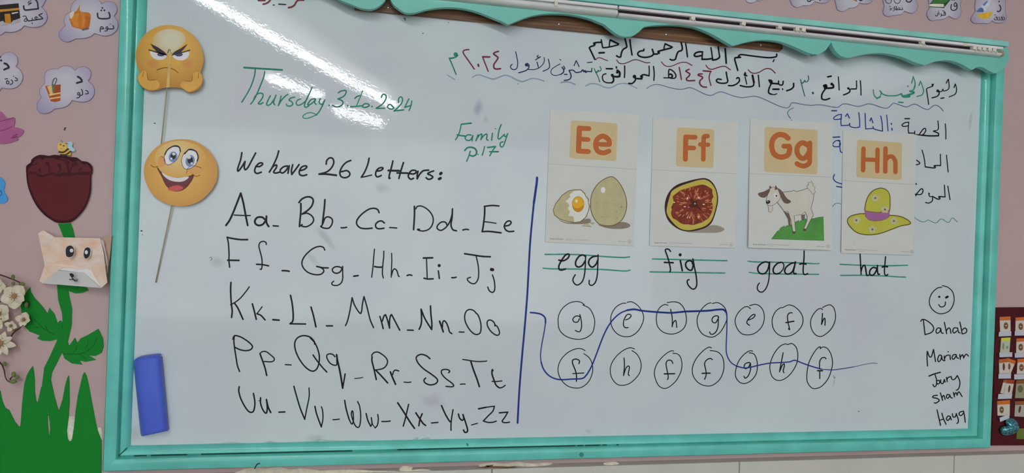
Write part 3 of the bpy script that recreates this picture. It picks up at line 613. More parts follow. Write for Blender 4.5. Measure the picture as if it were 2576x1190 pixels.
CIR = [
('circled letter g at the left end of the upper row', 'M', '685,122 650,95 590,85 510,105 430,170 390,250 385,330 400,410 460,475 540,510 630,520 710,500 775,450 800,380 805,300 780,220 740,160 670,125', '635,265 620,252 580,257 554,290 570,320 610,320 630,282/635,235 650,300 655,370 640,425 615,433 582,418'),
('circled letter e where the blue line rises', 'M', '1165,105 1120,108 1050,150 1000,230 990,310 1010,390 1070,460 1150,490 1230,480 1300,430 1350,350 1370,270 1350,200 1300,130 1230,88 1180,95', '1160,297 1200,281 1224,252 1210,233 1175,240 1142,300 1138,360 1160,386 1190,385'),
('circled letter h crossed by the blue line in the upper row', 'M', '1650,128 1610,120 1560,150 1525,210 1515,290 1530,370 1590,435 1680,460 1770,440 1840,380 1862,290 1840,180 1790,110 1720,88 1640,98', '1680,175 1692,230 1700,300 1697,376/1697,376 1710,330 1735,302 1745,330 1750,383'),
('circled letter g under the blue line of the upper row', 'N', '405,100 360,115 300,170 255,250 245,320 265,400 310,460 380,492 440,490 510,440 560,360 590,280 580,190 540,130 480,98 420,108', '495,265 480,250 440,257 417,290 427,323 460,328 483,290/490,262 487,370 465,430 430,460 400,458 390,435'),
('circled letter e right of the blue line', 'N', '860,168 830,145 790,150 730,200 690,270 685,330 710,400 760,455 830,470 910,450 980,390 1015,310 1015,220 980,150 920,118 850,132', '837,298 890,275 914,242 895,234 857,262 822,310 822,338 850,360'),
('circled letter f in the upper row', 'N', '1235,155 1200,160 1150,200 1115,270 1110,340 1130,410 1180,465 1250,488 1340,470 1420,410 1460,340 1460,260 1420,190 1360,140 1300,125 1240,150', '1340,215 1310,217 1287,250 1292,320 1305,380 1310,410 1297,397/@14 s 1268,328 1360,312'),
('circled letter h at the right end of the upper row', 'N', '1690,180 1670,165 1630,180 1580,240 1553,310 1560,390 1600,460 1660,488 1720,465 1790,400 1830,320 1840,240 1820,160 1780,125 1740,130 1690,155', '1690,222 1685,290 1678,350/1680,345 1700,292 1715,277 1720,310 1718,358'),
('circled letter f at the left end of the lower row', 'M', '695,650 650,628 590,630 500,670 420,750 385,840 390,920 430,1000 500,1060 590,1082 670,1065 740,1000 780,900 775,800 740,730 680,685', '@13 625,800 630,767 590,747 552,762 552,800 580,870 595,930 595,1003/s 553,915 680,908'),
('circled letter h second in the lower row', 'M', '1265,630 1210,618 1140,645 1060,710 1000,800 985,890 1005,970 1060,1035 1130,1050 1220,1020 1310,930 1340,840 1330,760 1290,690 1235,650', '1143,735 1148,820 1138,938/1140,930 1165,852 1195,827 1205,850 1192,920 1205,938'),
('circled letter f third in the lower row', 'M', '1715,655 1680,655 1610,700 1530,790 1495,880 1500,960 1540,1050 1600,1085 1660,1070 1740,1000 1795,900 1810,810 1795,730 1760,690 1705,680', '1705,798 1690,767 1650,762 1627,800 1640,880 1652,950 1645,983/@14 s 1607,918 1725,916'),
('circled letter f fourth in the lower row', 'N', '410,620 385,610 330,640 260,710 210,790 190,870 205,950 260,1020 340,1055 420,1050 500,990 545,900 555,810 535,720 480,665 395,648', '420,755 400,740 357,757 332,800 345,870 350,930 333,980/@14 s 303,912 395,910'),
('circled letter g crossed by the blue line in the lower row', 'N', '885,655 845,655 780,700 720,780 690,880 690,950 730,1010 790,1030 860,1000 920,930 940,840 930,750 900,690 845,675', '860,800 845,787 800,802 787,840 805,858 840,838 857,800/860,800 860,870 835,940 800,968 785,945'),
('circled letter h crossed by the blue line in the lower row', 'N', '1285,578 1250,575 1190,610 1130,690 1090,790 1085,870 1110,950 1160,990 1220,990 1290,950 1350,880 1395,790 1405,700 1390,620 1350,575 1320,570 1290,582', '1237,675 1220,760 1205,840 1195,896/1200,880 1225,822 1248,802 1250,830 1237,880 1245,905'),
('circled letter f at the right end of the lower row', 'N', '1665,630 1660,605 1620,635 1570,710 1530,800 1510,920 1515,1010 1560,1075 1610,1088 1680,1060 1750,980 1790,880 1805,790 1790,700 1750,630 1700,608 1665,625', '1730,745 1715,730 1680,737 1657,780 1655,860/@14 s 1632,882 1690,882/1658,885 1658,973')]
for lab, v, c, l in CIR:
    ink('circled_letter', 'black ' + lab, BLACK, (v, 9.5, c), (v, 11.5, l))
x0, y0, k = VW['M']; pa = pts('65,212 130,218 195,235 235,275 240,330 225,430 195,590 182,700 188,780 215,860 270,930 340,970 420,985 540,978 665,970 720,920 770,830 830,680 890,520 950,390 1020,290 1100,220 1180,185 1260,175 1345,190 1500,205 1680,215 1800,205', 'M')
pb = pts('120,200 280,195 380,190 480,178 545,178 575,200 588,250 590,300 588,420 582,560 582,660 600,730 640,790 700,830 790,850 860,842 950,820 1080,795 1200,788 1310,780 1370,762 1460,795 1560,830 1680,865', 'N')
pc = pts('1680,865 1800,872 1900,862 2050,838', 'N'); pd = pts('2050,838 2180,808 2260,795 2320,798', 'N')
bm_ = MB(); yy = WB - 0.0009
for a, c, w in ((0, 5, 4.0), (4, 9, 2.6), (8, 16, 3.6), (15, 23, 3.4), (22, 28, 4.6)): bm_.stroke(smooth(pa[a:c], False, 6), w, yy)
bm_.stroke(smooth([pa[-1]] + pb[:6], False, 5), 4.8, yy); bm_.stroke(smooth(pb[5:14], False, 5), 2.6, yy); bm_.stroke(smooth(pb[13:], False, 5), 3.0, yy); bm_.stroke(smooth(pc, False, 5), 2.0, yy)
bm_.build('connecting_line', INK_B, board, label='blue winding line through the circled letters')
bm_ = MB(); bm_.stroke(smooth(pd, False, 5), 1.7, yy); bm_.build('line_tail', GREYB, board, label='pale thin tail of the blue winding line')
# smiley and five names
ink('drawn_smiley', 'black drawn smiling face', BLACK, ('W', 6.5, '265,97 230,105 190,145 172,200 185,250 225,287 270,295 320,275 350,230 358,180 345,130 310,97 270,85/@15 247,169/@15 298,174 309,168/@7 243,228 255,243 275,243 290,230 293,207'))
for lab, s in (('first and topmost', '108,352 120,338 150,345 192,378 205,410 185,437 140,452/128,345 134,400 140,452/255,405 235,402 222,425 230,442 250,430 258,407/258,405 262,435 276,442/285,360 295,410 302,445/298,425 315,402 328,410 334,442/380,402 357,402 348,425 358,440 378,425/384,402 390,432 402,440/400,357 410,400 418,447/416,420 438,402 453,418 445,438 418,447'),
               ('second', '157,577 155,620 159,687/158,577 172,615 188,615 204,563/204,563 210,600 219,654/262,608 247,606 235,635 242,655 258,640 265,612/265,612 268,636 280,647/283,612 288,648/286,630 298,610 318,605/326,605 330,638/@9 313,580/372,600 352,604 342,627 355,636 370,615/372,600 378,622 390,630/400,600 404,637/404,622 420,602 430,628/430,622 448,598 465,613'),
               ('third', '@9 170,762 210,746 254,734/215,750 226,790 225,828 210,842 199,825/c 235,795 226,802 234,822 250,812 246,796/257,790 258,812 274,818 285,787/285,787 290,808/300,772 306,804/303,790 314,772 330,768/335,765 343,787 362,785 382,758/382,758 400,800 398,838 386,862 374,868'),
               ('fourth', '@8 232,906 206,909 198,922 232,930 246,946 222,964 210,962/255,888 266,925 272,944/268,922 280,906 291,936/320,902 306,901 300,920 312,928 325,910/325,902 333,922 345,926/352,885 361,918/358,905 371,886 381,906/380,902 394,880 418,916'),
               ('fifth and lowest', '230,1015 240,1060 256,1130/@7 250,1092 278,1085/266,1040 280,1085 297,1123/330,1066 312,1061 300,1083 312,1094 328,1076/329,1068 337,1090/345,1044 350,1068 368,1065 374,1042/374,1044 388,1083 388,1108 378,1117/426,1025 402,1032 395,1048 410,1058 430,1036/428,1024 437,1070 441,1108')):
    ink('handwritten_name', 'black handwritten name, %s of the five names' % lab, BLACK, ('W', 7.5, s))

# ---- Arabic lines
ink('arabic_word', 'green single Arabic letter at the far end of the date line', INK_G, ('Q', 20, '@62 297,365/@24 330,380 300,408 240,427 195,430/@19 195,430 240,530 305,690'))
ink('arabic_number', 'dark red Arabic year at the far end of the date line', INK_R, ('Q', 20, '512,288 450,295 420,320 430,360 500,460 600,605/@28 s 663,530 669,556/@25 s 850,408 737,405/735,405 770,500 825,640/@24 990,317 940,332 912,357 950,387 983,420 958,470 917,530 922,588 960,603 1025,597'))
ink('arabic_word', 'dark blue Arabic word beside the red year', INK_N, ('Q', 15, '1270,325 1287,400 1303,500 1290,588 1245,613 1197,595 1187,555 1215,525/@40 1450,535/1488,540 1460,512 1427,527 1438,553 1480,553/@17 1488,540 1478,590 1430,630 1320,665/@13 1475,610 1560,612 1640,590 1700,540 1733,480 1732,415/1615,490 1630,540 1640,588/1637,382 1617,400 1640,415 1670,405/s 1590,455 1672,405/1800,445 1818,530 1815,580 1780,610 1715,638'))
ink('arabic_word', 'dark blue Arabic month name', INK_N, ('Q', 15, '@12 1990,520 1902,570 1847,620 1850,680 1910,708 2000,690/@18 2000,690 2045,655 2045,610 2020,575/2045,605 2068,597 2045,555/@12 1985,445 2003,460/@18 s 2062,690 2100,690/@18 2135,625 2160,680 2165,740 2130,775 2058,788/@17 2135,625 2200,622 2250,660 2330,647/@20 2330,647 2358,618 2375,648 2395,628 2405,658 2420,642/@18 s 2420,642 2500,645/s 2500,645 2505,590/@15 s 2217,548 2250,467/s 2250,467 2298,563/s 2432,500 2508,491'))
ink('wavy_underline', 'faded blue wavy stroke below the date line', FADE, ('Q', 19, '@15 165,702 220,735 285,775/@17 570,738 620,707 690,700 780,730/@20 780,730 900,766 980,745 1060,712 1130,707 1200,732/@24 1200,732 1300,785 1380,806 1450,785/1450,785 1520,760 1580,757 1640,770 1730,800/@21 2000,825 2080,810 2140,817 2235,853'), ('R', 21, '100,1013 180,975 270,970 360,995 450,1035 530,1048 600,1035 700,980/@17 700,980 790,965 880,975 980,1020 1060,1058'))
ink('wavy_underline', 'thin blue wavy line under the second Arabic line', GREYB, ('R', 12, '1240,1062 1320,1010 1420,985 1520,1000 1640,1035 1740,1060 1850,1077 1930,1070 2020,1048'), ('X', 10, '380,190 430,180 490,190 580,235 680,280 760,292 830,260 890,240 960,255 1080,300 1200,325 1270,320 1370,305 1450,315 1560,360 1700,425 1800,465 1880,475 1910,455 1935,410 1980,402 2100,425 2220,440 2340,430 2450,445 2560,467'),
    ('T', 10, '650,612 690,617 730,610 780,572 850,570 950,595 1030,600 1140,568 1220,580 1320,615 1400,628 1440,610 1490,562 1540,565 1620,595 1690,610 1770,575 1830,580 1920,630 1990,645 2060,595 2110,590 2160,620 2200,668'))
ink('arabic_line', 'black Arabic opening line just under the wooden batten', BLACK,
 ('R', 29, '270,515 217,402 167,302/167,300 195,277 265,255/@50 265,225/250,212 300,200 390,195/@26 390,150 400,200 415,280 440,298 560,280 700,247/@30 s 715,228 560,152/@24 555,152 545,220 540,283/@32 s 350,394 445,390/835,132 863,240 865,288 800,330 767,400 755,465 720,473 678,450/@28 927,148 945,300 967,433/@27 1190,322 1185,350/1185,352 1112,365 1072,410 1110,458 1210,478 1320,458 1368,410 1345,328/@30 1370,418 1440,415/@42 1470,395 1460,380/@30 1455,365 1560,337 1700,302/s 1720,287 1590,225/@24 1585,222 1570,280 1565,343/1885,197 1905,290 1898,345 1830,375 1797,450 1775,515 1720,530 1680,515/@25 1970,222 1990,350 2004,470'),
 ('S', 30, '500,302 430,302 367,327 347,370 390,388 480,370/@26 500,305 495,370 490,440/490,440 600,438 690,424/@24 658,222 675,330 690,455/@30 690,455 760,443 812,410 820,380/@25 820,380 805,290 795,207/925,242 935,380 945,512/@27 1888,342 1885,385 1840,400 1720,409 1450,380 1222,352 1172,385/@44 1185,398/1212,402 1112,412/@27 1110,412 1105,450 1130,540 1160,648/@22 s 1840,447 1822,485/@12 s 310,130 328,130'))
ink('squiggle', 'dark red squiggles under the opening line', INK_R, ('R', 16, '285,523 330,488 390,492 450,520 510,540/680,527 720,580 790,598 880,575 980,530 1070,525 1150,553 1230,578 1300,575/1515,562 1580,630 1650,648 1720,638 1820,595 1910,570 2000,580 2090,630'), ('S', 18, '565,552 610,608 680,628 770,600 870,572 940,580 1020,636/1357,637 1410,688 1480,703 1560,683 1650,630 1720,612 1790,630 1860,698'))
ink('arabic_number', 'green Arabic numeral beside the month words', INK_DG, ('R', 15, '260,690 290,760 330,840 365,938/@20 280,742 310,758 335,722/335,722 348,738 375,730 390,700 365,652'))
ink('arabic_word', 'black Arabic words between the two green numerals', BLACK,
 ('R', 30, '@22 478,785 430,802 412,850 432,918 500,953 590,953/@32 590,953 620,915 615,840/@52 597,812/@34 600,832 680,842 732,835/@36 732,835 735,762 692,722/@46 690,758/@26 s 673,655 677,678/@28 s 485,690 600,692/@24 828,640 830,740 825,855/@64 1012,838/@28 1040,872 1012,930 962,968 905,965/@30 1030,873 1100,878 1150,880/@52 1148,845/@28 1130,830 1180,802 1285,823/@22 1285,642 1290,740 1285,825/@22 1368,647 1382,780 1375,908/@20 1562,860 1640,862 1720,850/@22 1652,860 1655,722 1690,707 1760,760 1790,830 1760,868 1690,868 1660,850/1660,802 1690,792 1720,820 1710,855'),
 ('S', 26, '945,682 960,780 973,850 940,883 850,888 780,868 760,835 790,810 850,818/1140,800 1160,782 1188,800 1188,850 1140,900 1060,933 987,932/@36 1435,742 1462,870/1462,870 1453,930 1400,953 1300,953 1205,930/@20 1297,772 1328,905/1300,690 1285,735 1330,748/@34 1302,715/@21 1545,737 1555,840 1565,953/1742,830 1790,837 1800,868 1780,890 1752,850/@34 1775,860/@27 1790,890 1760,950 1737,1020 1742,1070 1790,1095/@18 1790,1095 1850,1100 1890,1085/@30 1790,890 1850,893 1920,900/@24 1925,848 1925,898 1960,923 2000,913 2010,850/@30 s 1820,1000 1930,1000/@24 s 1998,995 2002,1003/@28 2205,892 2203,950 2160,998 2077,1028'))
ink('arabic_number', 'dark red Arabic year in the middle of the date line', INK_R, ('R', 22, '1850,667 1870,770 1890,893/@25 2035,702 1972,732 2010,760 2048,790 2030,830 1982,880 2010,913 2080,915 2140,912'), ('S', 25, '495,714 432,717 422,740 480,760 503,790 460,832 447,880 472,930 520,958 575,962/s 512,655 660,668/@20 655,672 632,730 627,810 658,930'))
ink('arabic_number', 'thin green Arabic numeral after the dot', INK_DG, ('T', 12, '190,225 215,330 250,458/@14 200,272 225,270 250,237/250,237 265,260 293,245 305,212 298,172/@24 s 363,408 367,420'))
ink('arabic_word', 'black Arabic word left of the green weekday', BLACK, ('T', 22, '@21 s 573,187 622,176/@26 517,312 547,302 555,330 527,325/@38 630,288/@25 650,300 648,338 560,347 530,345/@20 545,350 502,410 487,460 495,498 540,510 600,490/@14 722,187 730,280 735,373/@14 978,242 980,320 975,355/@16 975,357 900,357/@30 862,348/@18 858,345 885,367 880,400 840,425 797,440/@14 1032,242 1040,340 1042,443'))
ink('arabic_word', 'green Arabic weekday', mat((46, 122, 102), 0.42, var=0.25, scale=60), ('T', 13, '1215,370 1225,440 1265,490/@20 1265,490 1310,470/1310,470 1325,420 1305,380/@15 1315,387 1350,430 1430,453 1540,450 1610,425/@20 1610,425 1640,470 1720,467/@26 1725,462 1690,445/@26 1640,458 1700,445 1788,410 1735,388/@18 1735,388 1780,370 1803,310/1803,310 1800,250 1778,182/s 1778,182 1757,275/@16 s 1700,316 1704,324/@17 s 1572,544 1635,548/1880,247 1908,320 1923,390 1900,440 1827,464/s 1880,247 1857,310'))
ink('arabic_word', 'black Arabic word at the right end of the date line', BLACK, ('T', 13, '1995,575 1985,500 1970,400 1967,355 2000,337 2050,320/2050,320 2062,290 2043,295 2045,312/@16 2130,395 2112,390 2120,372 2140,390 2140,430 2110,463 2042,482/2140,395 2180,390 2195,360/2195,360 2207,385 2260,370 2283,330 2275,222/s 2270,222 2242,275/2370,287 2388,360 2368,430 2282,470/s 2370,287 2352,338/@16 s 2167,490 2210,482'))
ink('arabic_word', 'blue Arabic word above the Hh card', INK_B, ('U', 8, '205,137 170,142 136,165 142,182 180,180 205,175/205,135 200,200 203,237/203,238 270,233 280,217/280,217 285,245 330,257 370,250/370,250 370,190 362,120/@10 s 117,103 160,103/s 241,155 258,130/s 258,130 277,170/420,127 422,200 425,267/425,268 490,262 490,247/490,262 520,275 578,288/578,288 574,220 562,150/s 463,195 475,167/s 475,167 491,213/@7 615,142 622,215 628,285/@9 s 657,218 659,226/@9 s 662,262 665,278'))
ink('arabic_word', 'black Arabic word above the Hh card, near the frame', BLACK, ('U', 8, '@9 815,207 780,212 754,232 770,245 813,240/815,207 811,270 815,305/@9 815,305 870,306/870,287 868,312/@9 870,318 940,322 970,282 960,262 940,277 912,318/@12 930,325 1010,331 1085,330/@10 1085,330 1083,308 1040,288/1040,287 1083,270 1080,195/1147,222 1152,290 1152,360/@10 s 780,175 823,175'))
ink('arabic_word', 'blue end of an Arabic word half behind the Hh card, upper', INK_B, ('U', 8, '@10 s 127,344 189,341/192,374 150,378 124,412 148,430 188,424 194,395 178,370/188,400 196,470 217,484'))
ink('arabic_word', 'blue end of an Arabic word half behind the Hh card, lower', INK_B, ('U', 8, '142,680 131,715 155,748 210,768/@9 s 160,790 210,797'))
ink('green_stroke', 'thin green curve half behind the Hh card', INK_T, ('U', 6, '113,985 132,962 152,945 175,942 200,950'))
ink('arabic_word', 'black Arabic word beside the orange Hh tile', BLACK, ('U', 8, '@9 887,552 915,575 905,588 872,595/936,460 955,530 965,610/@10 965,612 1040,622 1058,615 1045,602 1105,600/1105,600 1102,497/1158,507 1165,580 1173,660'))
ink('arabic_word', 'black Arabic word beside the picture of the yellow hat', BLACK, ('U', 8, '@9 s 881,762 884,772/@9 878,868 892,850 930,810 945,830 925,862 868,860/884,862 882,875/1005,857 996,850 1005,880 1030,880/@9 1030,880 1030,918 1000,940 968,936/@10 1030,880 1080,905 1100,898 1087,882 1145,885/1145,885 1139,777/1170,787 1180,850 1190,910'))
ink('wavy_underline', 'faint grey green wavy stroke beside the hat card', INK_T, ('U', 5.5, '866,1072 920,1105 955,1112 995,1095 1060,1122 1110,1085 1175,1118 1210,1075 1258,1112'))
ink('green_stroke', 'thin green question mark shape above the Gg card', INK_T, ('X', 11, '1965,478 1910,505 1882,550 1895,590 1925,632/@9 1938,655 1938,690 1925,715'))
ink('scribble', 'dark red strokes cut off at the top edge', INK_R, ('p1', 18, '385,-6 365,20 330,42 295,50/@22 240,4 315,4/@20 600,92 640,82 672,60 692,25 720,2 782,2'))
ink('scribble', 'short black strokes at the top edge', BLACK, ('p1', 12, '415,62 430,60/@14 482,50 565,54'))
# ================================================================ flash cards on the board
CARD = mat((180, 184, 178), 0.42, var=0.02, scale=10); TILE = mat((180, 164, 124), 0.45, var=0.03); ORANGE = mat((164, 92, 48), 0.45, var=0.05); RIM = mat((212, 182, 138), 0.45)
LINE = mat((134, 136, 130), 0.5); TXT = mat((40, 40, 42), 0.5); TXT2 = mat((118, 120, 118), 0.5)
def outline_fill(parent, name, s, v, pl, fillm, linem=None, lw=0, label=None, closed=True, sm=True, dy=0.0):
    p = pts(s, v) if isinstance(s, str) else s
    if sm: p = smooth(p, True, 4)
    b = MB(); b.fill(p, (pl[0] - dy, pl[1])); o = b.build(name, fillm, parent, label=label)
    if linem:
        c = MB(); c.stroke(p, lw / VW[v][2], (pl[0] - dy - 0.00008, pl[1]), True); c.build('outline', linem, o)
    return o
def flashcard(v, label, quad, fold, tile, letters, w, num, cap, tilt, dz):
    """quad TL TR BR BL; tilt leans the foot of the card off the board"""
    q = pts(quad, v); zm = P(q[0][0], q[0][1], WB).z - 1.5
    
    # plane y = a + b*(z-1.5), touching the board at the top edge and tilt*height off it at the foot
    pl = (WB - 0.0022 - tilt * zm, tilt)
    foot = P((q[2][0] + q[3][0]) / 2, (q[2][1] + q[3][1]) / 2, pl)
    t = thing('flashcard', label, 'flashcard', (foot.x, foot.y, foot.z), 'alphabet flashcards on the whiteboard')
    b = MB(); b.prism(q, pl, 0.0013); b.build('card', CARD, t)
    f = lambda d: (pl[0] - d, pl[1])
    b = MB(); b.strokes('s ' + fold, v, 2.0, f(0.0002)); b.build('fold_line', LINE, t)
    tp = rounded(pts(tile, v), 24 / VW[v][2])
    b = MB(); b.fill(tp, f(0.0003)); tl = b.build('letter_tile', TILE, t, label='sand coloured rounded tile')
    b = MB(); b.strokes(letters, v, w + 7, f(0.0004)); b.build('letter_rim', RIM, tl)
    b = MB(); b.strokes(letters, v, w, f(0.0008)); b.build('printed_letters', ORANGE, tl, label='orange printed letters')
    (a, c, d, e), cx, cy = [pts(z, v)[0] for z in cap[:4]], cap[4], cap[5]
    b = MB(); b.text('Family and Friends 1', a, c, 10.5 / VW[v][2], f(0.0003)); b.build('caption', TXT, t, label='small bold black print')
    b = MB(); dx, dy = e[0] - d[0], e[1] - d[1]
    b.text('© Oxford University Press', d, e, 8.0 / VW[v][2], f(0.0003))
    mid = ((c[0] * .8 + d[0] * .2) + 2, c[1] * .8 + d[1] * .2)
    bx = lambda r: rounded([(c[0] + (d[0] - c[0]) * r[0], c[1] + 1 - r[1]), (c[0] + (d[0] - c[0]) * r[2], c[1] + 1.4 - r[1]), (c[0] + (d[0] - c[0]) * r[2], c[1] + 1.4 - r[3]), (c[0] + (d[0] - c[0]) * r[0], c[1] + 1 - r[3])], 1.2, 3)
    b.stroke(bx((0.2, 0.2, 0.85, 4.2)), 0.5, f(0.0003), True)
    n0, n1 = pts('%d,%d %d,%d' % (cx - 92, cy + 1, cx - 28, cy + 4), v)
    b.text('Initial sounds', n0, n1, 9 / VW[v][2], f(0.0003))
    b.stroke(vell(v, cx, cy, 15, 15), 0.6, f(0.0003), True); b.build('small_print', TXT2, t)
    b = MB(); n0, n1 = pts('%f,%f %f,%f' % (cx - 4.5, cy + 6, cx + 4.5, cy + 6.3), v); b.text(num, n0, n1, 12 / VW[v][2], f(0.0003)); b.build('card_number', TXT, t)
    return t, pl
def M_(c, **k): return mat(c, k.pop('rough', 0.45), **k)
def spots(parent, name, v, lst, pl, m, d):
    b = MB()
    for e in lst: b.fill(vell(v, *e), (pl[0] - d, pl[1]))
    return b.build(name, m, parent)

t, pl = flashcard('k1', 'flashcard with orange Ee tile and a picture of two eggs', '108,45 806,88 763,1122 67,1093', '92,476 783,520', '270,132 638,158 627,455 258,432',
    '@41 s 337,194 330,375/@38 s 337,195 412,199/@37 s 335,280 405,286/@39 s 331,376 407,380/@36 468,320 520,324 574,325/574,322 566,285 522,258 478,282 464,330 482,375 525,391 570,376', 41, '5',
    ['104,1071', '214,1075', '285,1077', '410,1081', 731, 1089], 0.004, 0)
olive = M_((88, 80, 52)); shell = M_((164, 158, 120), var=0.08, scale=40)
p_ = MB(); p_.fill(smooth(pts('175,918 260,940 400,908 428,925 410,945 330,952 230,945', 'k1'), True, 4), (pl[0] - .0002, pl[1])); p_.fill(smooth(pts('480,955 560,967 660,935 720,945 738,967 700,985 620,990 540,980', 'k1'), True, 4), (pl[0] - .0002, pl[1]))
p_.build('printed_shadow', M_((122, 112, 98)), t)  # shadow shapes under both eggs, drawn as part of the print
eg = outline_fill(t, 'picture_egg', '580,578 620,592 660,640 695,712 710,790 700,860 670,920 620,955 570,965 500,955 455,910 430,850 425,790 435,715 470,650 520,605', 'k1', pl, shell, olive, 6, dy=.0004, label='whole egg')
spots(eg, 'highlight', 'k1', [(523, 682, 18, 23)], pl, M_((214, 214, 200)), .0006); spots(eg, 'speckle', 'k1', [(476, 784, 4, 4), (602, 765, 4, 4), (669, 816, 7, 6), (631, 851, 5, 5), (658, 866, 4, 4), (515, 893, 5, 5), (631, 903, 4, 4), (523, 818, 3, 3)], pl, M_((134, 122, 92)), .0006)
eg = outline_fill(t, 'picture_egg', '297,680 350,681 380,710 385,730 410,755 405,780 418,810 410,842 390,895 350,930 310,940 240,930 180,912 140,880 130,840 150,790 200,725 250,690', 'k1', pl, shell, olive, 5, sm=False, dy=.0004, label='broken egg')
outline_fill(eg, 'egg_white', '297,690 345,686 375,715 400,760 410,802 405,850 380,900 340,930 295,934 290,890 250,888 262,850 245,830 258,800 228,770 265,740 258,720', 'k1', pl, M_((192, 196, 186)), sm=False, dy=.0006)
yk = outline_fill(eg, 'yolk', vell('k1', 327, 795, 46, 60), 'k1', pl, M_((202, 152, 36)), M_((150, 108, 30)), 4, sm=False, dy=.0008)
spots(t, 'yolk_shine', 'k1', [(313, 770, 11, 13)], pl, M_((226, 214, 160)), .0011); 
b = MB(); b.fill(smooth(pts('284,808 300,822 330,826 372,802 366,830 345,850 318,852 296,838', 'k1'), True, 3), (pl[0] - .0009, pl[1])); b.build('yolk_edge', M_((178, 122, 28)), t)
for s in ('355,965 395,942 430,973', '420,942 455,942 440,954'): outline_fill(t, 'shell_piece', s, 'k1', pl, M_((168, 162, 130)), olive, 3, sm=False, dy=.0004)

t, pl = flashcard('k2', 'flashcard with orange Ff tile and a picture of a cut fig', '110,48 818,88 787,1138 80,1118', '98,486 803,520', '308,132 619,150 610,472 298,458',
    '@42 s 381,213 377,398/@40 s 382,213 458,216/@38 s 379,303 448,305/@38 562,206 535,210 529,242 526,400/@36 s 500,275 566,278', 40, '6',
    ['118,1097', '227,1100', '305,1100', '431,1104', 758, 1109], 0.006, 0)
b = MB(); b.fill(smooth(pts('380,1003 500,985 590,948 660,955 703,982 650,1008 520,1011', 'k2'), True, 4), (pl[0] - .0002, pl[1])); b.build('printed_shadow', M_((134, 128, 114)), t)  # shadow shape under the fig, drawn as part of the print
fg = outline_fill(t, 'picture_fig', '540,556 592,580 632,640 650,722 640,800 605,910 560,960 480,990 400,1000 330,985 268,945 224,890 205,810 215,730 250,660 310,610 400,580 470,563', 'k2', pl, M_((52, 30, 34)), dy=.0004, label='cut fig with dark skin')
outline_fill(fg, 'fig_rind', '538,568 588,594 626,650 640,722 630,800 597,900 545,952 470,978 395,990 325,970 265,915 224,850 226,790 250,700 270,660 335,622 420,592 480,574', 'k2', pl, M_((168, 156, 70), var=0.08), dy=.0006)
outline_fill(fg, 'fig_flesh', '522,610 560,622 580,635 600,650 602,682 610,712 596,740 605,790 596,840 570,890 545,905 520,922 480,935 440,945 400,940 365,940 330,925 300,902 275,890 258,850 265,815 260,795 280,755 272,710 300,685 340,655 390,642 420,632 470,618', 'k2', pl, M_((108, 46, 32), var=0.25, scale=60), dy=.0008)
b = MB(); b2 = MB(); b3 = MB(); rr = random.Random(3)
for i in range(84):
    a = rr.uniform(0, 6.283); r0 = rr.uniform(60, 150); r1 = r0 + rr.uniform(12, 34)
    f2 = lambda r: (445 + r * 1.02 * math.cos(a), 780 + r * 0.97 * math.sin(a))
    (b if i % 3 else b2).strokes('s %f,%f %f,%f' % (*f2(r0), *f2(min(r1, 158))), 'k2', rr.uniform(5, 11), (pl[0] - .001, pl[1]))
b.build('fig_seed', M_((176, 110, 74)), fg, kind='stuff'); b2.build('fig_fibre', M_((156, 84, 50)), fg, kind='stuff')
outline_fill(fg, 'fig_heart', '430,720 455,750 490,735 475,770 520,830 470,800 440,800 400,790 430,765 415,740', 'k2', pl, M_((70, 30, 26)), dy=.0011)
spots(fg, 'seed_shine', 'k2', [(395, 722, 7, 9), (490, 720, 7, 9), (457, 768, 6, 6), (372, 793, 8, 5), (405, 797, 5, 5), (394, 885, 4, 8), (412, 883, 4, 8), (487, 878, 6, 9), (530, 774, 10, 5), (285, 757, 7, 5)], pl, M_((222, 180, 158)), .0013)

t, pl = flashcard('k3', 'flashcard with orange Gg tile and a picture of a goat on grass', '90,28 776,64 770,1122 75,1100', '88,485 757,515', '210,95 650,122 648,492 205,470',
    '@44 405,190 370,165 320,163 280,200 269,260 290,322 345,348 400,332 418,290 414,258/@40 s 414,258 370,257/@42 c 525,229 575,255 582,300 545,354 508,352 481,310 486,258/@42 s 585,232 584,335/584,335 582,395 545,421 505,417 479,402', 42, '7',
    ['112,1078', '222,1082', '295,1080', '418,1085', 737, 1092], 0.022, 0)
gr = M_((74, 134, 64), var=0.15, scale=18); gl = M_((40, 96, 36)); body = M_((180, 178, 166)); dk = M_((70, 62, 56)); ear = M_((98, 80, 70)); far = M_((104, 88, 78))
gs = outline_fill(t, 'picture_grass', '265,1028 300,985 322,958 318,975 345,935 378,918 370,935 400,915 412,922 440,905 495,872 490,888 520,872 552,860 560,866 620,858 660,848 697,843 704,1042', 'k3', pl, gr, gl, 3, sm=False, dy=.0004)
for s in ('370,800 400,812 420,835 425,918 412,922 404,860', '516,832 544,824 541,868 519,866'): outline_fill(t, 'goat_far_leg', s, 'k3', pl, far, dk, 3, sm=False, dy=.0006)
gt = outline_fill(t, 'goat_body', '330,640 380,638 440,630 450,622 470,634 520,624 568,606 620,650 616,700 595,772 615,832 582,890 556,946 536,942 560,882 566,845 545,800 520,826 456,834 468,966 445,970 430,880 405,800 372,800 345,760 312,722 300,690', 'k3', pl, body, dk, 4, sm=False, dy=.0008, label='pale goat body')
outline_fill(gt, 'goat_tail', '566,606 562,584 576,580 574,556 590,560 596,543 612,568 614,590 630,600 622,618 634,636 618,650 606,662 600,640', 'k3', pl, body, dk, 3, sm=False, dy=.001)
outline_fill(gt, 'goat_head', '250,612 300,598 332,622 342,682 315,722 270,752 238,748 222,715 236,660', 'k3', pl, body, dk, 3, dy=.0011)
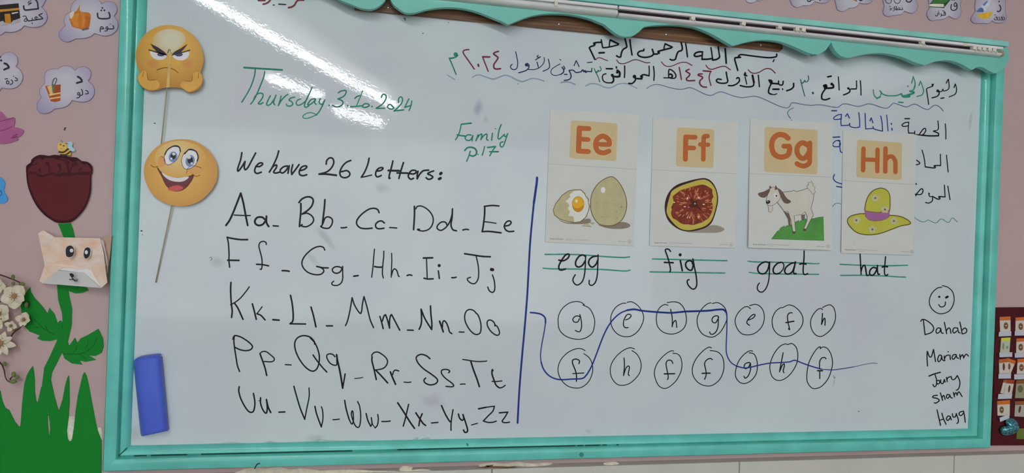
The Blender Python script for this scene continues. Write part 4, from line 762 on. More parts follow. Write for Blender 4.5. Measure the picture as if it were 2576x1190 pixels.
outline_fill(gt, 'goat_beard', '238,748 278,745 276,790 266,800 262,812 254,800 246,806', 'k3', pl, body, dk, 2.5, sm=False, dy=.001)
for s in ('252,614 205,636 158,650 175,675 212,682 240,652', '322,610 360,640 392,690 428,716 402,733 370,722 346,680'): outline_fill(gt, 'goat_ear', s, 'k3', pl, ear, dk, 3, dy=.0013, label='brown ear')
for s in ('248,612 254,584 270,604', '294,620 302,580 320,616'): outline_fill(gt, 'goat_horn', s, 'k3', pl, M_((116, 72, 54)), dk, 2.5, sm=False, dy=.0014)
outline_fill(gt, 'goat_nose', '222,716 244,706 258,720 242,737 226,732', 'k3', pl, M_((42, 42, 44)), dy=.0014)
spots(gt, 'goat_eye', 'k3', [(300, 665, 13, 21)], pl, M_((208, 210, 206)), .0014); spots(t, 'goat_pupil', 'k3', [(307, 670, 6, 8)], pl, M_((30, 28, 28)), .0017); spots(t, 'nose_shine', 'k3', [(236, 716, 6, 4)], pl, M_((150, 152, 154)), .0017)
for s in ('440,968 469,966 462,984 444,985', '535,946 558,943 553,961 533,962'): outline_fill(t, 'goat_hoof', s, 'k3', pl, M_((80, 70, 58)), dk, 2, sm=False, dy=.001)

t, pl = flashcard('k4', 'flashcard with orange Hh tile and a picture of a yellow hat', '105,60 735,98 703,1128 90,1110', '105,490 718,525', '225,140 609,168 606,487 218,463',
    '@38 s 280,217 276,402/@37 s 400,226 398,410/@36 s 280,310 400,314/@38 s 468,216 466,413/@37 468,318 495,288 530,290 552,330 553,418', 38, '8',
    ['122,1086', '222,1090', '290,1088', '400,1092', 692, 1100], 0.010, 0)
yel = M_((164, 164, 66), var=0.04); oc = M_((86, 70, 26))
ht = outline_fill(t, 'hat_brim', '290,774 220,780 162,800 142,840 170,890 230,938 320,955 420,943 520,908 600,878 668,866 682,850 650,822 590,797 500,787 400,790', 'k4', pl, yel, oc, 8, dy=.0004, label='yellow hat brim')
cr = outline_fill(t, 'hat_crown', '293,755 300,682 322,622 362,577 420,555 470,567 500,602 507,662 500,755 450,775 340,775', 'k4', pl, yel, oc, 7, dy=.0006, label='yellow hat crown')
outline_fill(cr, 'hat_band', '290,744 340,757 400,762 460,755 503,742 498,800 470,818 430,832 380,837 330,828 297,800', 'k4', pl, M_((142, 92, 134)), oc, 3, sm=False, dy=.0008, label='purple hat band')
for (x, y) in ((380, 640), (218, 830), (540, 836), (356, 908), (463, 738)):
    b = MB()
    for k in range(5):
        a = math.radians(90 + 72 * k); b.fill(vell('k4', x + 20 * math.cos(a), y - 20 * math.sin(a), 15, 13), (pl[0] - .001 - .00003 * k, pl[1]))
    fl = b.build('hat_flower', M_((166, 168, 124)), t); spots(fl, 'flower_centre', 'k4', [(x, y, 9, 9)], pl, M_((108, 84, 92)), .0013)

# ================================================================ the two faces on sticks
STICK = mat((150, 140, 112), 0.5, var=0.12, scale=40)
def stick(parent, s, y0, y1):
    p = pts(s); b = MB(); b.tube([P(p[0][0], p[0][1], y0), P(p[1][0], p[1][1], y1)], 0.0016, 8, 0.0014); return b.build('stick', STICK, parent, flat=False)
FA = -0.0335
ctr = P(427, 130, FA)
an = thing('face_prop', 'angry frowning yellow paper face with two fists on a thin stick', 'stick puppet', tuple(P(410, 240, FA)), 'paper faces on sticks')
s = '610,208 700,222 780,265 840,320 880,390 898,470 898,520 885,570 875,605 892,640 890,690 860,740 810,763 770,768 745,750 720,735 640,728 550,735 520,748 460,755 415,740 375,708 350,660 350,630 368,605 355,570 340,520 335,450 350,380 390,310 450,255 530,218'
b = MB(); b.prism(smooth(pts(s, 'e1'), True, 4), FA, 0.0012)
b.build('face', mat_print((190, 150, 58), (160, 112, 40), P(430, 120, FA), 0.105, 0.3, 0.8, 0.35), an)
fp = lambda d: (FA - d, 0.0)
BROWN = M_((112, 64, 30)); INKK = M_((34, 30, 40), rough=0.3)
b = MB(); b.fill(smooth(pts('478,350 490,300 530,262 620,240 720,268 748,310 745,350 700,395 650,440 620,470 590,440 530,400 490,375', 'e1'), True, 4), fp(.0003)); b.build('forehead', mat_print((184, 182, 156), (176, 146, 78), P(430, 100, FA), 0.052, 0.3, 0.7, 0.3), an, label='pale forehead patch')
b = MB(); b.fill(smooth(pts('455,425 500,440 587,458 585,480 552,498 500,492 467,468', 'e1'), True, 3), fp(.0005)); b.fill(smooth(pts('642,460 700,447 775,430 775,465 745,495 700,502 662,488', 'e1'), True, 3), fp(.0005)); ey = b.build_each('eye', M_((206, 212, 214), rough=0.3, coat=0.6), an)
b = MB(); b.fill(vell('e1', 546, 453, 32, 16), fp(.0007)); b.fill(vell('e1', 694, 453, 32, 17), fp(.0007)); b.build_each('pupil', M_((62, 62, 96)), ey)
b = MB()
b.fill(pts('455,362 520,393 572,430 596,455 556,458 512,432 478,397', 'e1'), fp(.0009)); b.fill(pts('768,362 740,402 708,437 672,452 638,450 660,428 706,405', 'e1'), fp(.0009))
b.strokes('445,415 500,430 590,457/785,417 720,437 640,457/@6 600,440 611,412/@6 618,412 634,445', 'e1', 9, fp(.0009)); b.build('eyebrow', INKK, an)
b = MB(); b.strokes('510,582 560,566 610,565 660,582 686,606', 'e1', 6, fp(.0005)); b.build('mouth', M_((92, 56, 30)), an)
for (x, y) in ((470, 535), (775, 535)): MB().fill(vell('e1', x, y, 58, 44), fp(.0002)).build('cheek', mat_print((178, 122, 58), (182, 138, 56), P(240 + x / 3.3056, y / 3.3056, FA), 0.019, 0.3, 0.8, 0.2), an)
for s_ in ('352,640 372,610 402,588 428,602 440,664 500,664 530,690 530,728 480,748 420,738 376,704', '888,632 858,602 832,600 806,620 800,672 742,674 712,690 706,718 742,746 790,762 848,732 884,690'):
    b = MB(); p = smooth(pts(s_, 'e1'), True, 4); b.fill(p, fp(.0004)); fi = b.build('fist', M_((190, 146, 60), rough=0.3, coat=0.7, var=0.08, scale=30), an)
b = MB(); b.strokes('430,602 440,664 500,664/400,600 392,640/806,622 800,672 742,674/858,610 855,650', 'e1', 4, fp(.0006)); b.build('fist_line', BROWN, an)
b = MB(); b.fill(pts('612,425 632,425 616,728 590,728', 'e1'), fp(.0012)); b.build('tape', M_((186, 160, 96), rough=0.12, coat=1.0, var=0.1, scale=60), an, label='glossy tape strip over the stick')
stick(an, '420,222 405.5,364', -0.0295, -0.0262)
HF = -0.0300
hp = thing('face_prop', 'happy grinning yellow paper face with blue eyes on a thin stick', 'stick puppet', tuple(P(392, 712, HF)), 'paper faces on sticks')
b = MB(); b.prism(smooth(pts('440,85 540,100 630,158 686,240 701,320 685,400 630,480 550,540 450,563 350,548 258,500 200,420 176,330 186,250 240,165 330,105', 'e2'), True, 4), HF, 0.0012)
b.build('face', mat_print((190, 144, 44), (166, 112, 34), P(450, 430, HF), 0.112, 0.3, 0.8, 0.4), hp)
hq = lambda d: (HF - d, 0.0)
b = MB(); b.fill(smooth(pts('270,170 320,125 400,100 480,102 560,135 610,190 610,240 560,270 480,330 420,345 340,330 280,290 255,230', 'e2'), True, 4), hq(.0002)); b.build('brow_print', mat_print((192, 168, 104), (186, 142, 56), P(445, 385, HF), 0.064, 0.3, 0.8, 0.25), hp, label='paler upper part of the face')  # paler print over the upper part of the face
b = MB(); b.fill(smooth(pts('400,138 430,150 430,190 405,235 360,266 332,260 320,220 332,175 362,147', 'e2'), True, 4), hq(.0005)); b.fill(smooth(pts('500,163 545,175 560,215 545,265 510,292 470,298 448,265 445,225 465,183', 'e2'), True, 4), hq(.0005)); ey = b.build_each('eye', M_((208, 214, 214), rough=0.25, coat=0.7), hp)
b = MB(); b.stroke(smooth(pts('400,138 430,150 430,190 405,235 360,266 332,260 320,220 332,175 362,147', 'e2'), True, 4), 1.2, hq(.0006), True); b.stroke(smooth(pts('500,163 545,175 560,215 545,265 510,292 470,298 448,265 445,225 465,183', 'e2'), True, 4), 1.2, hq(.0006), True)
b.strokes('@9 325,195 345,160 390,134 425,140 436,172/@9 465,190 500,158 545,172 562,210 556,240', 'e2', 9, hq(.0008)); b.build('eyelid', INKK, hp)
b = MB(); b.fill(vell('e2', 383, 211, 30, 38, 15), hq(.0009)); b.fill(vell('e2', 505, 240, 32, 42, 15), hq(.0009)); ir = b.build_each('iris', M_((84, 116, 158), rough=0.25, coat=0.7), ey)
b = MB(); b.fill(vell('e2', 384, 207, 19, 22), hq(.0011)); b.fill(vell('e2', 506, 236, 20, 25), hq(.0011)); b.build_each('pupil', INKK, hp)
b = MB(); b.fill(vell('e2', 388, 192, 11, 10), hq(.0013)); b.fill(vell('e2', 497, 214, 14, 13), hq(.0013)); b.fill(vell('e2', 372, 224, 7, 8), hq(.0013)); b.fill(vell('e2', 516, 258, 8, 8), hq(.0013)); b.build_each('eye_shine', M_((212, 218, 220)), hp)
b = MB(); b.fill(vell('e2', 302, 245, 28, 38, -10), hq(.0003)); b.fill(vell('e2', 535, 303, 50, 30, 10), hq(.0003)); b.build_each('cheek', M_((186, 130, 52), rough=0.3, coat=0.7), hp)
b = MB(); b.strokes('225,270 250,285 276,278/480,328 490,292 530,275 587,291/522,336 548,350 576,342/300,207 322,225 328,255', 'e2', 4, hq(.0005)); b.build('smile_line', BROWN, hp)
mo = outline_fill(hp, 'mouth', '270,287 300,322 350,350 420,360 490,352 530,340 510,388 470,435 425,455 380,452 335,415 305,355', 'e2', (HF, 0), M_((98, 46, 50), rough=0.3), M_((60, 32, 30)), 4, dy=.0005)
outline_fill(mo, 'teeth', '303,322 350,348 420,360 495,352 470,380 425,390 365,380 322,352', 'e2', (HF, 0), M_((212, 212, 208), rough=0.3), dy=.0008)
outline_fill(mo, 'tongue', '345,440 380,420 420,415 456,432 430,452 385,456', 'e2', (HF, 0), M_((178, 78, 74), rough=0.3), dy=.0008)
stick(hp, '436,500 391.5,711', -0.0265, -0.0175)

# ================================================================ eraser
YE = -0.052
er = thing('board_eraser', 'blue plastic block eraser leaning in the lower corner of the whiteboard', 'eraser', tuple(P(385, 1102, -0.03)), None)
q = [P(u, v, YE) for u, v in pts('349,212 600,178 660,838 420,890', 'er')]
foot = [P(u, v, -0.0165) for u, v in pts('356,230 602,186 664,828 422,880', 'er')]
n = 14
def prof_er(a, c, fa, fc, e):
    out = []
    for k in range(n + 1):
        t = k / n; r = 0.0
        x = math.sin((t - 0.5) * math.pi) * 0.5 + 0.5
        base = fa.lerp(fc, x); top = a.lerp(c, x)
        h = max(0.0, 1 - abs(2 * x - 1) ** 5) ** 0.5
        out.append(base.lerp(top, h if 0 < k < n else 0.0))
    return out
m = MB(); rows = []
cen_t = (q[0] + q[1]) / 2; cen_b = (q[3] + q[2]) / 2
for t, sq in ((0.0, 0.0), (0.0, 0.55), (0.008, 0.82), (0.025, 0.96), (0.05, 1.0), (0.5, 1.0), (0.95, 1.0), (0.975, 0.96), (0.992, 0.82), (1.0, 0.55), (1.0, 0.0)):
    a, c, fa, fc = q[0].lerp(q[3], t), q[1].lerp(q[2], t), foot[0].lerp(foot[3], t), foot[1].lerp(foot[2], t)
    w_ = {0.0: .90, .008: .955, .025: .985, .975: .985, .992: .955, 1.0: .90}.get(t, 1.0)
    a, c = a.lerp(c, (1 - w_) / 2), c.lerp(a, (1 - w_) / 2); fa, fc = fa.lerp(fc, (1 - w_) / 2), fc.lerp(fa, (1 - w_) / 2)
    pr = prof_er(a, c, fa, fc, 0)
    rows.append([Vector((p.x, -0.0165 + (p.y + 0.0165) * sq, p.z)) for p in pr])
for r in rows: m.v += r
for i in range(len(rows) - 1):
    for k in range(n):
        a = i * (n + 1) + k; m.f.append((a, a + n + 1, a + n + 2, a + 1))
m.build('body', mat((70, 92, 184), 0.36, var=0.04, scale=8), er, flat=False)
fc0 = sum(foot, Vector((0, 0, 0))) / 4; b = MB(); b.wprism([Vector((fc0.x + (p.x - fc0.x) * .95 + .0012, -0.0166, fc0.z + (p.z - fc0.z) * .97)) for p in foot], 0.0044); b.build('felt_pad', mat((36, 40, 66), 0.9), er, label='dark felt pad')

# ================================================================ cloud picture cards on the pink wall
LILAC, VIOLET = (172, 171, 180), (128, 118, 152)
WORD = M_((40, 42, 56))
def cloud(v, s, label, cx, cy, r, inner=LILAC, outer=VIOLET, y=-0.003):
    p = puffy(pts(s, v)); c = P(VW[v][0] + cx / VW[v][2], VW[v][1] + cy / VW[v][2], y)
    lo = P(*pts('%f,%f' % (cx, cy), v)[0], y)
    t = thing('cloud_card', label, 'cloud card', tuple(lo), 'cloud shaped letter cards on the pink wall')
    b = MB(); b.prism(p, y, 0.0028)
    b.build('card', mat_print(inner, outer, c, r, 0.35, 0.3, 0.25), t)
    b = MB(); b.stroke(p, 4.0 / VW[v][2], y - .0001, True); b.build('card_edge', M_((104, 88, 118)), t, label='darker violet edge')
    return t, (y, 0.0)
def words(t, v, big, bw, small, sw, pl):
    if big: b = MB(); b.strokes(big, v, bw, pl[0] - .0003); b.build('printed_letter', WORD, t)
    if small: b = MB(); b.strokes(small, v, sw, pl[0] - .0003); b.build('printed_word', WORD, t)
def pic(t, name, items, v, pl, label=None):
    root = None
    for i, (s, c, sm) in enumerate(items):
        p = pts(s, v); p = smooth(p, True, 4) if sm else p
        b = MB(); b.fill(p, (pl[0] - .0004 - .0002 * i, 0.0))
        o = b.build(name if i == 0 else 'picture_detail', M_(c, var=0.1, scale=60), t if root is None else root, label=label if i == 0 else None)
        root = root or o
    return root
t, pl = cloud('w1', '445,-40 435,40 412,70 455,115 470,170 455,220 410,260 340,273 290,268 243,255 200,295 130,320 50,318 0,350 -80,345 -160,250 -170,100 -120,-40 200,-90', 'cloud card with a black and gold cube shaped building, cut off by the corner', 160, 130, 0.105)
pic(t, 'picture_building', [('-110,60 185,32 202,180 150,200 100,235 -100,262', (38, 32, 30), False), ('-110,105 190,78 190,100 -110,132', (176, 126, 52), False), ('45,140 102,136 112,232 52,232', (172, 118, 36), False), ('115,128 178,118 182,128 120,140', (196, 196, 190), False), ('-100,262 -60,225 0,215 30,208 50,228 110,235 130,205 165,195 200,180 205,215 150,235 60,245 -20,262', (158, 156, 160), False)], 'w1', pl)
words(t, 'c5', '@40 400,-14 455,60 478,228/@42 478,228 300,248 150,262 108,228 98,156/@20 290,18 222,48 226,86 296,70/@22 300,84 218,130', 40, '@28 580,350 500,388/@30 495,392 545,432 592,474/@30 592,490 470,508 300,535 222,545/@44 430,448/@20 470,458 400,440 392,482 470,502/318,472 322,530/@22 220,545 180,480 150,420 78,426/c 176,470 118,520 118,550 176,550/@30 322,602 320,608', 22, pl)
t, pl = cloud('w1', '830,-25 760,0 722,40 705,90 712,115 662,145 640,190 640,225 655,250 600,310 587,345 600,385 640,412 690,415 755,385 830,383 900,365 945,332 1000,350 1060,358 1120,340 1165,300 1178,245 1165,200 1137,160 1165,115 1165,70 1140,30 1090,15 1050,20 1015,42 985,0 920,-30', 'cloud card with an orange garlic bulb, beside the mint frame', 880, 190, 0.10)
pic(t, 'picture_garlic', [('800,35 795,100 830,120 880,125 905,150 900,220 885,280 850,300 780,285 720,265 700,210 690,190 730,130 765,105 790,60', (176, 104, 36), True), ('790,130 775,200 790,270 745,255 715,210 735,150', (190, 124, 44), True), ('800,120 830,130 850,170 840,250 815,270 820,180', (186, 118, 44), True), ('850,160 890,170 895,230 870,280 850,260 860,210', (166, 92, 32), True), ('700,130 740,115 730,160 705,190', (190, 184, 170), True), ('815,290 860,275 895,285 880,292 840,300 820,305', (96, 88, 84), False)], 'w1', pl)
words(t, 'c4', '@32 122,228 132,305 175,335 280,338 362,325 372,270 352,212/@38 222,120/@36 200,170/@38 262,168', 32, '@24 440,482 446,540 342,546/@16 382,438/@16 370,460/@16 410,460/c 297,515 322,502 332,540 297,545/328,542 315,580 268,590/250,540 215,500 188,512 196,545 246,540/185,515 176,560 180,602', 20, pl)
t, pl = cloud('w1', '445,760 460,715 500,692 545,687 580,690 620,662 670,658 715,670 748,705 780,676 830,665 880,680 905,720 900,770 878,808 925,850 942,905 930,960 885,1005 820,1018 760,1010 720,1000 680,1050 620,1075 545,1085 500,1120 440,1135 390,1120 368,1075 375,1020 412,975 395,925 405,880 447,830', 'cloud card with a striped brown bucket', 640, 860, 0.10)
pic(t, 'picture_bucket', [('450,858 605,842 602,1005 555,1018 508,1012', (158, 76, 34), False), ('470,862 520,850 535,930 500,940', (206, 172, 112), False), ('515,842 545,840 545,920 525,928', (96, 108, 76), False), ('488,942 605,920 604,934 495,956', (206, 178, 122), False), ('498,978 603,962 602,975 502,992', (206, 178, 122), False), ('548,850 600,846 600,918 552,926', (138, 66, 36), False)], 'w1', pl)
b = MB(); b.stroke(smooth(pts('520,850 530,800 550,780 566,790 552,830 532,866', 'w1'), False, 4), 2.2, -.0044); b.build('picture_handle', M_((86, 86, 92)), t)
words(t, 'c6', '@48 150,125 205,155 245,205/@48 s 246,205 248,248/@48 s 246,246 128,278', 44, '345,457 392,482 408,534/s 408,534 338,544/@26 242,432 264,490 264,562 205,580/c 152,522 190,512 200,560 152,564/200,560 194,618 128,640', 24, pl)
t, pl = cloud('w1', '0,572 40,535 90,520 140,535 172,575 175,625 157,665 200,700 225,750 222,800 190,850 140,880 80,885 15,875 -10,910 -80,920 -120,830 -110,690 -70,600', 'cloud card cut off by the picture edge, nothing but letters in view', 60, 710, 0.085)
words(t, 'c7', '@46 95,208 150,232 188,285/@44 s 190,300 90,342/@48 25,145/@40 5,72', 44, '325,512 368,542 370,575 318,580/@24 290,485/240,560 272,600 260,645 216,660/c 150,580 190,602 185,646 142,640/@20 s 106,545 165,536', 21, pl)
# partial clouds over the board
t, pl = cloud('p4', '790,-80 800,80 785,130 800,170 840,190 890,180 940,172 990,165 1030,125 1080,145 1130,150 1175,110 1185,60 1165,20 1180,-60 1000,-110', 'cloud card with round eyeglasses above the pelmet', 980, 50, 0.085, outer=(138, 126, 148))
b = MB(); b.strokes('c 812,-20 818,20 840,38 868,34 882,0 870,-30/c 912,-20 918,20 940,38 968,34 984,0 970,-30', 'p4', 8, pl[0] - .0004); b.build('picture_glasses', M_((60, 58, 66)), t)
words(t, 'c1', '1015,-30 1032,50 1110,80 1195,55 1232,-20', 46, '850,287 864,330 880,368/@30 880,374 720,382 598,390/640,376 700,322 750,302 770,330 735,366/@28 608,238 625,290 632,376/@26 546,246 566,312 592,386/@26 805,228/@24 688,240/500,292 536,350 540,410 490,440/c 430,332 382,342 386,390 432,386/@22 s 338,258 404,250', 22, pl)
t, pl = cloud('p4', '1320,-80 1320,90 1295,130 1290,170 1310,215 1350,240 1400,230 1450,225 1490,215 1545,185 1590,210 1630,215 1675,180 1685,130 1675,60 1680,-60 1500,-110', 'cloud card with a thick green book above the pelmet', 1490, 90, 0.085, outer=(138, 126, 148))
pic(t, 'picture_book', [('1322,45 1372,-15 1572,-15 1485,92 1326,82', (34, 70, 40), False), ('1334,46 1474,46 1482,60 1476,80 1330,72', (206, 204, 184), True), ('1340,36 1385,-15 1565,-15 1492,40', (58, 108, 54), False)], 'p4', pl)
words(t, 'c2', '1010,82 976,140 982,205 1022,200 1062,160 1030,92/@34 1060,130 1070,220 1040,308 950,338 884,308 868,240 886,146/@40 905,4/@40 972,4', 30, 'c 642,395 680,395 682,440 644,440/650,372 692,430 686,490/@28 686,492 560,496/545,442 570,492 532,534/@20 s 592,355 640,350/466,382 486,470/@13 446,345 474,336/362,490 392,520 430,510 440,460 426,432/@22 378,388', 24, pl)
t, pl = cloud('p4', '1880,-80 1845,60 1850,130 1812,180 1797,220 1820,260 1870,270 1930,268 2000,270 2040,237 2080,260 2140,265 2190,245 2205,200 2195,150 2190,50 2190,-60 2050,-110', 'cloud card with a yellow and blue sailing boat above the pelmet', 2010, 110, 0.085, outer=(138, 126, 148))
pic(t, 'picture_boat', [('1875,172 1970,146 2045,140 2022,188 1985,214 1910,210', (204, 158, 52), True), ('1856,138 1895,92 1945,90 1942,140', (68, 100, 142), False), ('1915,70 1990,10 2040,-10 2000,60 1955,130', (184, 192, 202), False), ('1930,52 1985,8 1992,20 1950,70', (84, 116, 158), False)], 'p4', pl)
words(t, 'c3', '870,142 904,200 900,268 852,322 806,308/@42 862,42', 32, '985,462 1010,520 985,554 962,550/@18 975,415/c 917,472 945,467 955,500 922,504/952,500 946,548 902,555/850,467 880,520 862,554 832,550/c 772,467 810,477 810,504 777,500/812,490 815,540 772,554 737,545 726,508/@15 s 726,418 770,412', 18, pl)
t, pl = cloud('p4', '240,-80 250,80 275,120 320,132 365,115 390,92 440,90 490,68 510,32 560,42 620,40 660,10 665,-60 450,-110', 'cloud card with a scrap of red picture, next to the eyeglasses card', 440, 20, 0.085, outer=(138, 126, 148))
pic(t, 'picture_scrap', [('395,-5 470,-12 490,15 480,20 440,0', (150, 96, 76), False)], 'p4', pl); words(t, 'c8', '', 0, '1295,-4 1320,12 1348,-4', 22, pl)
t, pl = cloud('p3', '1920,-90 1935,30 1965,75 2010,92 2060,80 2085,65 2140,70 2190,55 2230,17 2290,35 2350,38 2400,15 2420,-60 2200,-120', 'cloud card with only its lower edge and a letter tail showing', 2150, 0, 0.085, outer=(138, 126, 148))
words(t, 'c8', '365,-10 372,20 412,26 424,0', 18, '@16 432,0 500,-6/@20 588,2 592,10', 16, pl)
t, pl = cloud('p3', '1360,-90 1370,0 1400,28 1435,36 1480,25 1502,4 1560,8 1600,-30 1590,-90 1480,-120', 'cloud card showing only a thin rounded edge, furthest along the top from the boat card', 1470, -40, 0.08, outer=(138, 126, 148))

# ================================================================ paper garden on the wall
YF = -0.003
GREEN = mat((14, 112, 34), 0.6, var=0.04, scale=5, spec=0.15); VEIN = mat((20, 78, 30), 0.6)
tu = thing('paper_tulip', 'large dark red paper tulip with green stem and leaves beside the mint frame', 'paper flower', tuple(P(130, 1030, YF)))
b = MB(); b.prism(pts('142,700 146,754 156,789 157.5,823 143,857 125,897 111,925 106,964 104,990 112,1018 121,1046 135,1058 147,1034 137,999 127.5,956 130,938 155.7,887 171,857 180,817 181,777 174,746 169,717 170,700 176,640 188,600 184,578 176,556 143,556 152,578 165,610 160,650 150,690'), YF, .002); b.build('stem', GREEN, tu)
for s, vs in (('75.7,722 61,742 52,770 54,786 66,803 61,820 74,834 100,844 93,851 106,857 126,858 146,853 156,834 157,811 151,806 144,813 137,791 124,775 119,789 106,771 86,749 77,734', '72,757 74,775/86,803 109,826 136,842/88,823 99,824/114,820 123,837'),
              ('247,827 258.5,851 260.6,872 255,888 240,895.5 222,894.5 241,905 215,910.5 199,907 206,917.5 180,914 162,902 156,887 157,866 170,860 173,871 188,850 194,863 203,851 222,842', '243,849 235,870 215,886 195,891 160,891/220,857 221,866 214,876/194,870 191,878 184,887/198,891 208,897 216,904'),
              ('166,722 172,732 190,738 206,737 222,731 218,724 200,712 170,712', '195,720 194,728')):
    b = MB(); b.prism(pts(s), YF - .0002, .0024); lf = b.build('leaf', GREEN, tu)
    b = MB(); b.strokes(vs, 'px', 1.8, YF - .0006); b.build('vein', VEIN, lf)
s = '228,575 237,545 270,520 277,495 312,467 350,453 390,455 430,461 480,453 560,462 610,470 670,475 695,488 720,506 770,515 808,545 818,590 807,640 804,760 788,840 748,930 690,1000 640,1040 590,1055 500,1052 440,1020 380,975 318,900 268,800 238,700'
b = MB(); b.prism(smooth(pts(s, 'w2'), True, 4), YF - .0012, .003); bl = b.build('bloom', mat((46, 10, 20), 0.5, var=0.05), tu, label='dark maroon bloom')
b = MB(); b.stroke(smooth(pts(s, 'w2'), True, 4), 1.2, YF - .0011, True); b.build('bloom_rim', M_((186, 158, 158)), bl)
b = MB(); b.fill(smooth(pts('250,625 300,622 350,648 400,645 450,628 510,650 560,635 620,640 690,625 750,632 792,628 785,760 770,840 730,920 675,985 615,1022 560,1030 500,1024 440,995 385,945 330,880 285,790 258,700', 'w2'), True, 4), YF - .0015); b.build('petal', mat((80, 24, 30), 0.5, var=0.04), bl)
b = MB()
for s_ in ('248,610 255,570 280,548 310,500 350,482 372,500 400,480 440,485 470,478 500,498 540,480 600,490 640,520 690,505 730,535 770,540 800,580 795,605 750,600 700,605 620,615 560,608 510,625 450,605 400,625 350,628 300,605',): b.fill(smooth(pts(s_, 'w2'), True, 4), YF - .0015)
b.build('inner_petal', mat((82, 30, 34), 0.5, var=0.08, scale=30), bl)
b = MB(); b.strokes('@18 240,618 300,612 350,638 400,634 450,616 510,638 560,624 620,630 700,612 760,620 806,614/@26 350,585/@9 352,585 355,622/@34 420,530/@11 426,535 436,575 428,612/@38 520,545/@18 528,545 530,590 512,612/@44 592,522/@20 592,525 600,570 606,620/@34 645,540/@34 670,532/@14 640,545 622,580 612,615/@24 712,576/@9 712,578 698,592 690,606/@10 282,545 310,540 325,520/@10 520,490 560,500 600,490', 'w2', 10, YF - .0019); b.build('stamen', M_((56, 14, 22)), bl)
b = MB(); b.strokes('360,718 362,800 378,860 402,902/513,700 538,740 545,790 540,832/736,660 722,740 702,820 672,866', 'w2', 5, YF - .0019); b.build('petal_line', M_((74, 18, 26)), bl)
# grass
gr_ = '-60,430 0,465 20,560 45,617 80,638 105,690 130,740 165,783 177,780 182,740 195,560 212,410 235,330 262,280 287,248 297,300 304,360 306,480 316,545 327,578 340,530 362,430 374,440 400,560 416,640 421,760 430,882 440,800 436,740 428,690 424,652 470,560 515,645 548,550 575,410 592,350 605,332 610,380 612,560 604,700 588,820 594,880 604,905 618,913 634,890 650,790 664,650 684,510 712,390 728,325 742,302 760,330 778,400 800,520 830,680 856,810 880,870 895,905 892,1215 -60,1215'
b = MB(); b.prism(pts(gr_, 'w4'), YF + .0004, .0024); b.build('paper_grass', GREEN, label='tall green paper grass blades along the bottom beside the frame', cat='paper grass')
b = MB(); b.fill(pts('600,694 658,690 655,790 640,890 618,915 600,905 588,830', 'w4'), -.0005); b.fill(smooth(pts('862,800 885,790 896,830 896,900 880,870', 'w4'), True, 3), -.0005); b.build('paint_patch', mat((186, 184, 170), 0.7, var=0.2, scale=90), wall, kind='structure')
# pink and blue paper flowers at the edge
pk = thing('paper_flower', 'pink paper flower cut off by the picture edge', 'paper flower', tuple(P(5, 362, YF)))
b = MB(); b.prism(smooth(pts('-70,60 0,70 30,92 60,128 124,124 131,165 125,205 165,216 210,240 190,280 157,305 160,322 100,345 40,357 0,355 -70,350', 'w2'), True, 4), YF, .002); b.build('petals', mat((150, 86, 124), 0.55, var=0.12, scale=12), pk)
b = MB(); b.strokes('-10,162 60,145 122,128/-10,246 50,230 106,204/@8 118,286 150,274/@10 104,302 150,294', 'w2', 5, YF - .0004); b.build('petal_line', M_((104, 48, 82)), pk)
bf = thing('paper_flower', 'bright blue paper flower cut off by the picture edge', 'paper flower', tuple(P(2, 510, YF)))
b = MB(); b.prism(smooth(pts('-70,640 0,650 30,670 46,712 36,750 44,790 66,832 60,862 30,881 0,882 -70,880', 'w2'), True, 4), YF, .002); b.build('petals', mat((66, 140, 194), 0.55, var=0.06), bf)
b = MB(); b.strokes('-6,764 10,780 14,800 -6,822/2,765 18,790', 'w2', 5, YF - .0004); b.build('petal_line', M_((34, 84, 130)), bf)
# bee
be = thing('bee_sticker', 'small striped yellow bee sitting on the dark red tulip', 'sticker', tuple(P(163, 392, -0.007)))
YB = -.007
b = MB(); b.prism(smooth(pts('590,345 620,338 640,350 636,382 655,400 660,418 640,425 615,412 596,390 584,368', 'w2'), True, 4), YB, .0015); b.build('wing', mat((150, 182, 190), 0.35, var=0.1, scale=60), be)
b = MB(); b.prism(smooth(pts('522,425 530,400 565,385 600,395 622,425 620,455 608,470 570,462 540,455', 'w2'), True, 4), YB - .0015, .003); b.build('body', mat((196, 158, 70), 0.5), be)
b = MB(); b.prism(smooth(pts('505,380 512,355 540,345 575,350 590,372 585,398 560,415 530,418 512,405', 'w2'), True, 4), YB - .003, .003); hd = b.build('head', mat((200, 166, 84), 0.5), be)
b = MB(); b.strokes('@14 520,428 560,430 600,402/@13 534,452 580,452 620,424/@10 560,462 610,462', 'w2', 12, YB - .0018); b.build('stripe', M_((52, 42, 34)), be)
b = MB(); b.strokes('546,348 546,335 538,325/575,358 590,352 600,356', 'w2', 4, YB - .0032); b.build('antenna', M_((64, 54, 44)), be)
b = MB(); b.fill(vell('w2', 533, 362, 8, 7), YB - .0033); b.fill(vell('w2', 561, 374, 9, 8), YB - .0033); b.build_each('eye', M_((96, 82, 60)), hd)
b = MB(); b.strokes('530,396 540,402 552,398', 'w2', 2.5, YB - .0033); b.build('smile', M_((110, 78, 40)), hd)
b = MB(); b.strokes('@10 570,218 578,216/@7 574,222 566,230/@5 572,228 573,234', 'w2', 8, -.0008); b.strokes('@5 560,230 572,240', 'w2', 5, -.0006)
b.build('wall_speck', M_((52, 40, 40)), label='tiny dark speck on the pink wall above the bee', cat='speck')

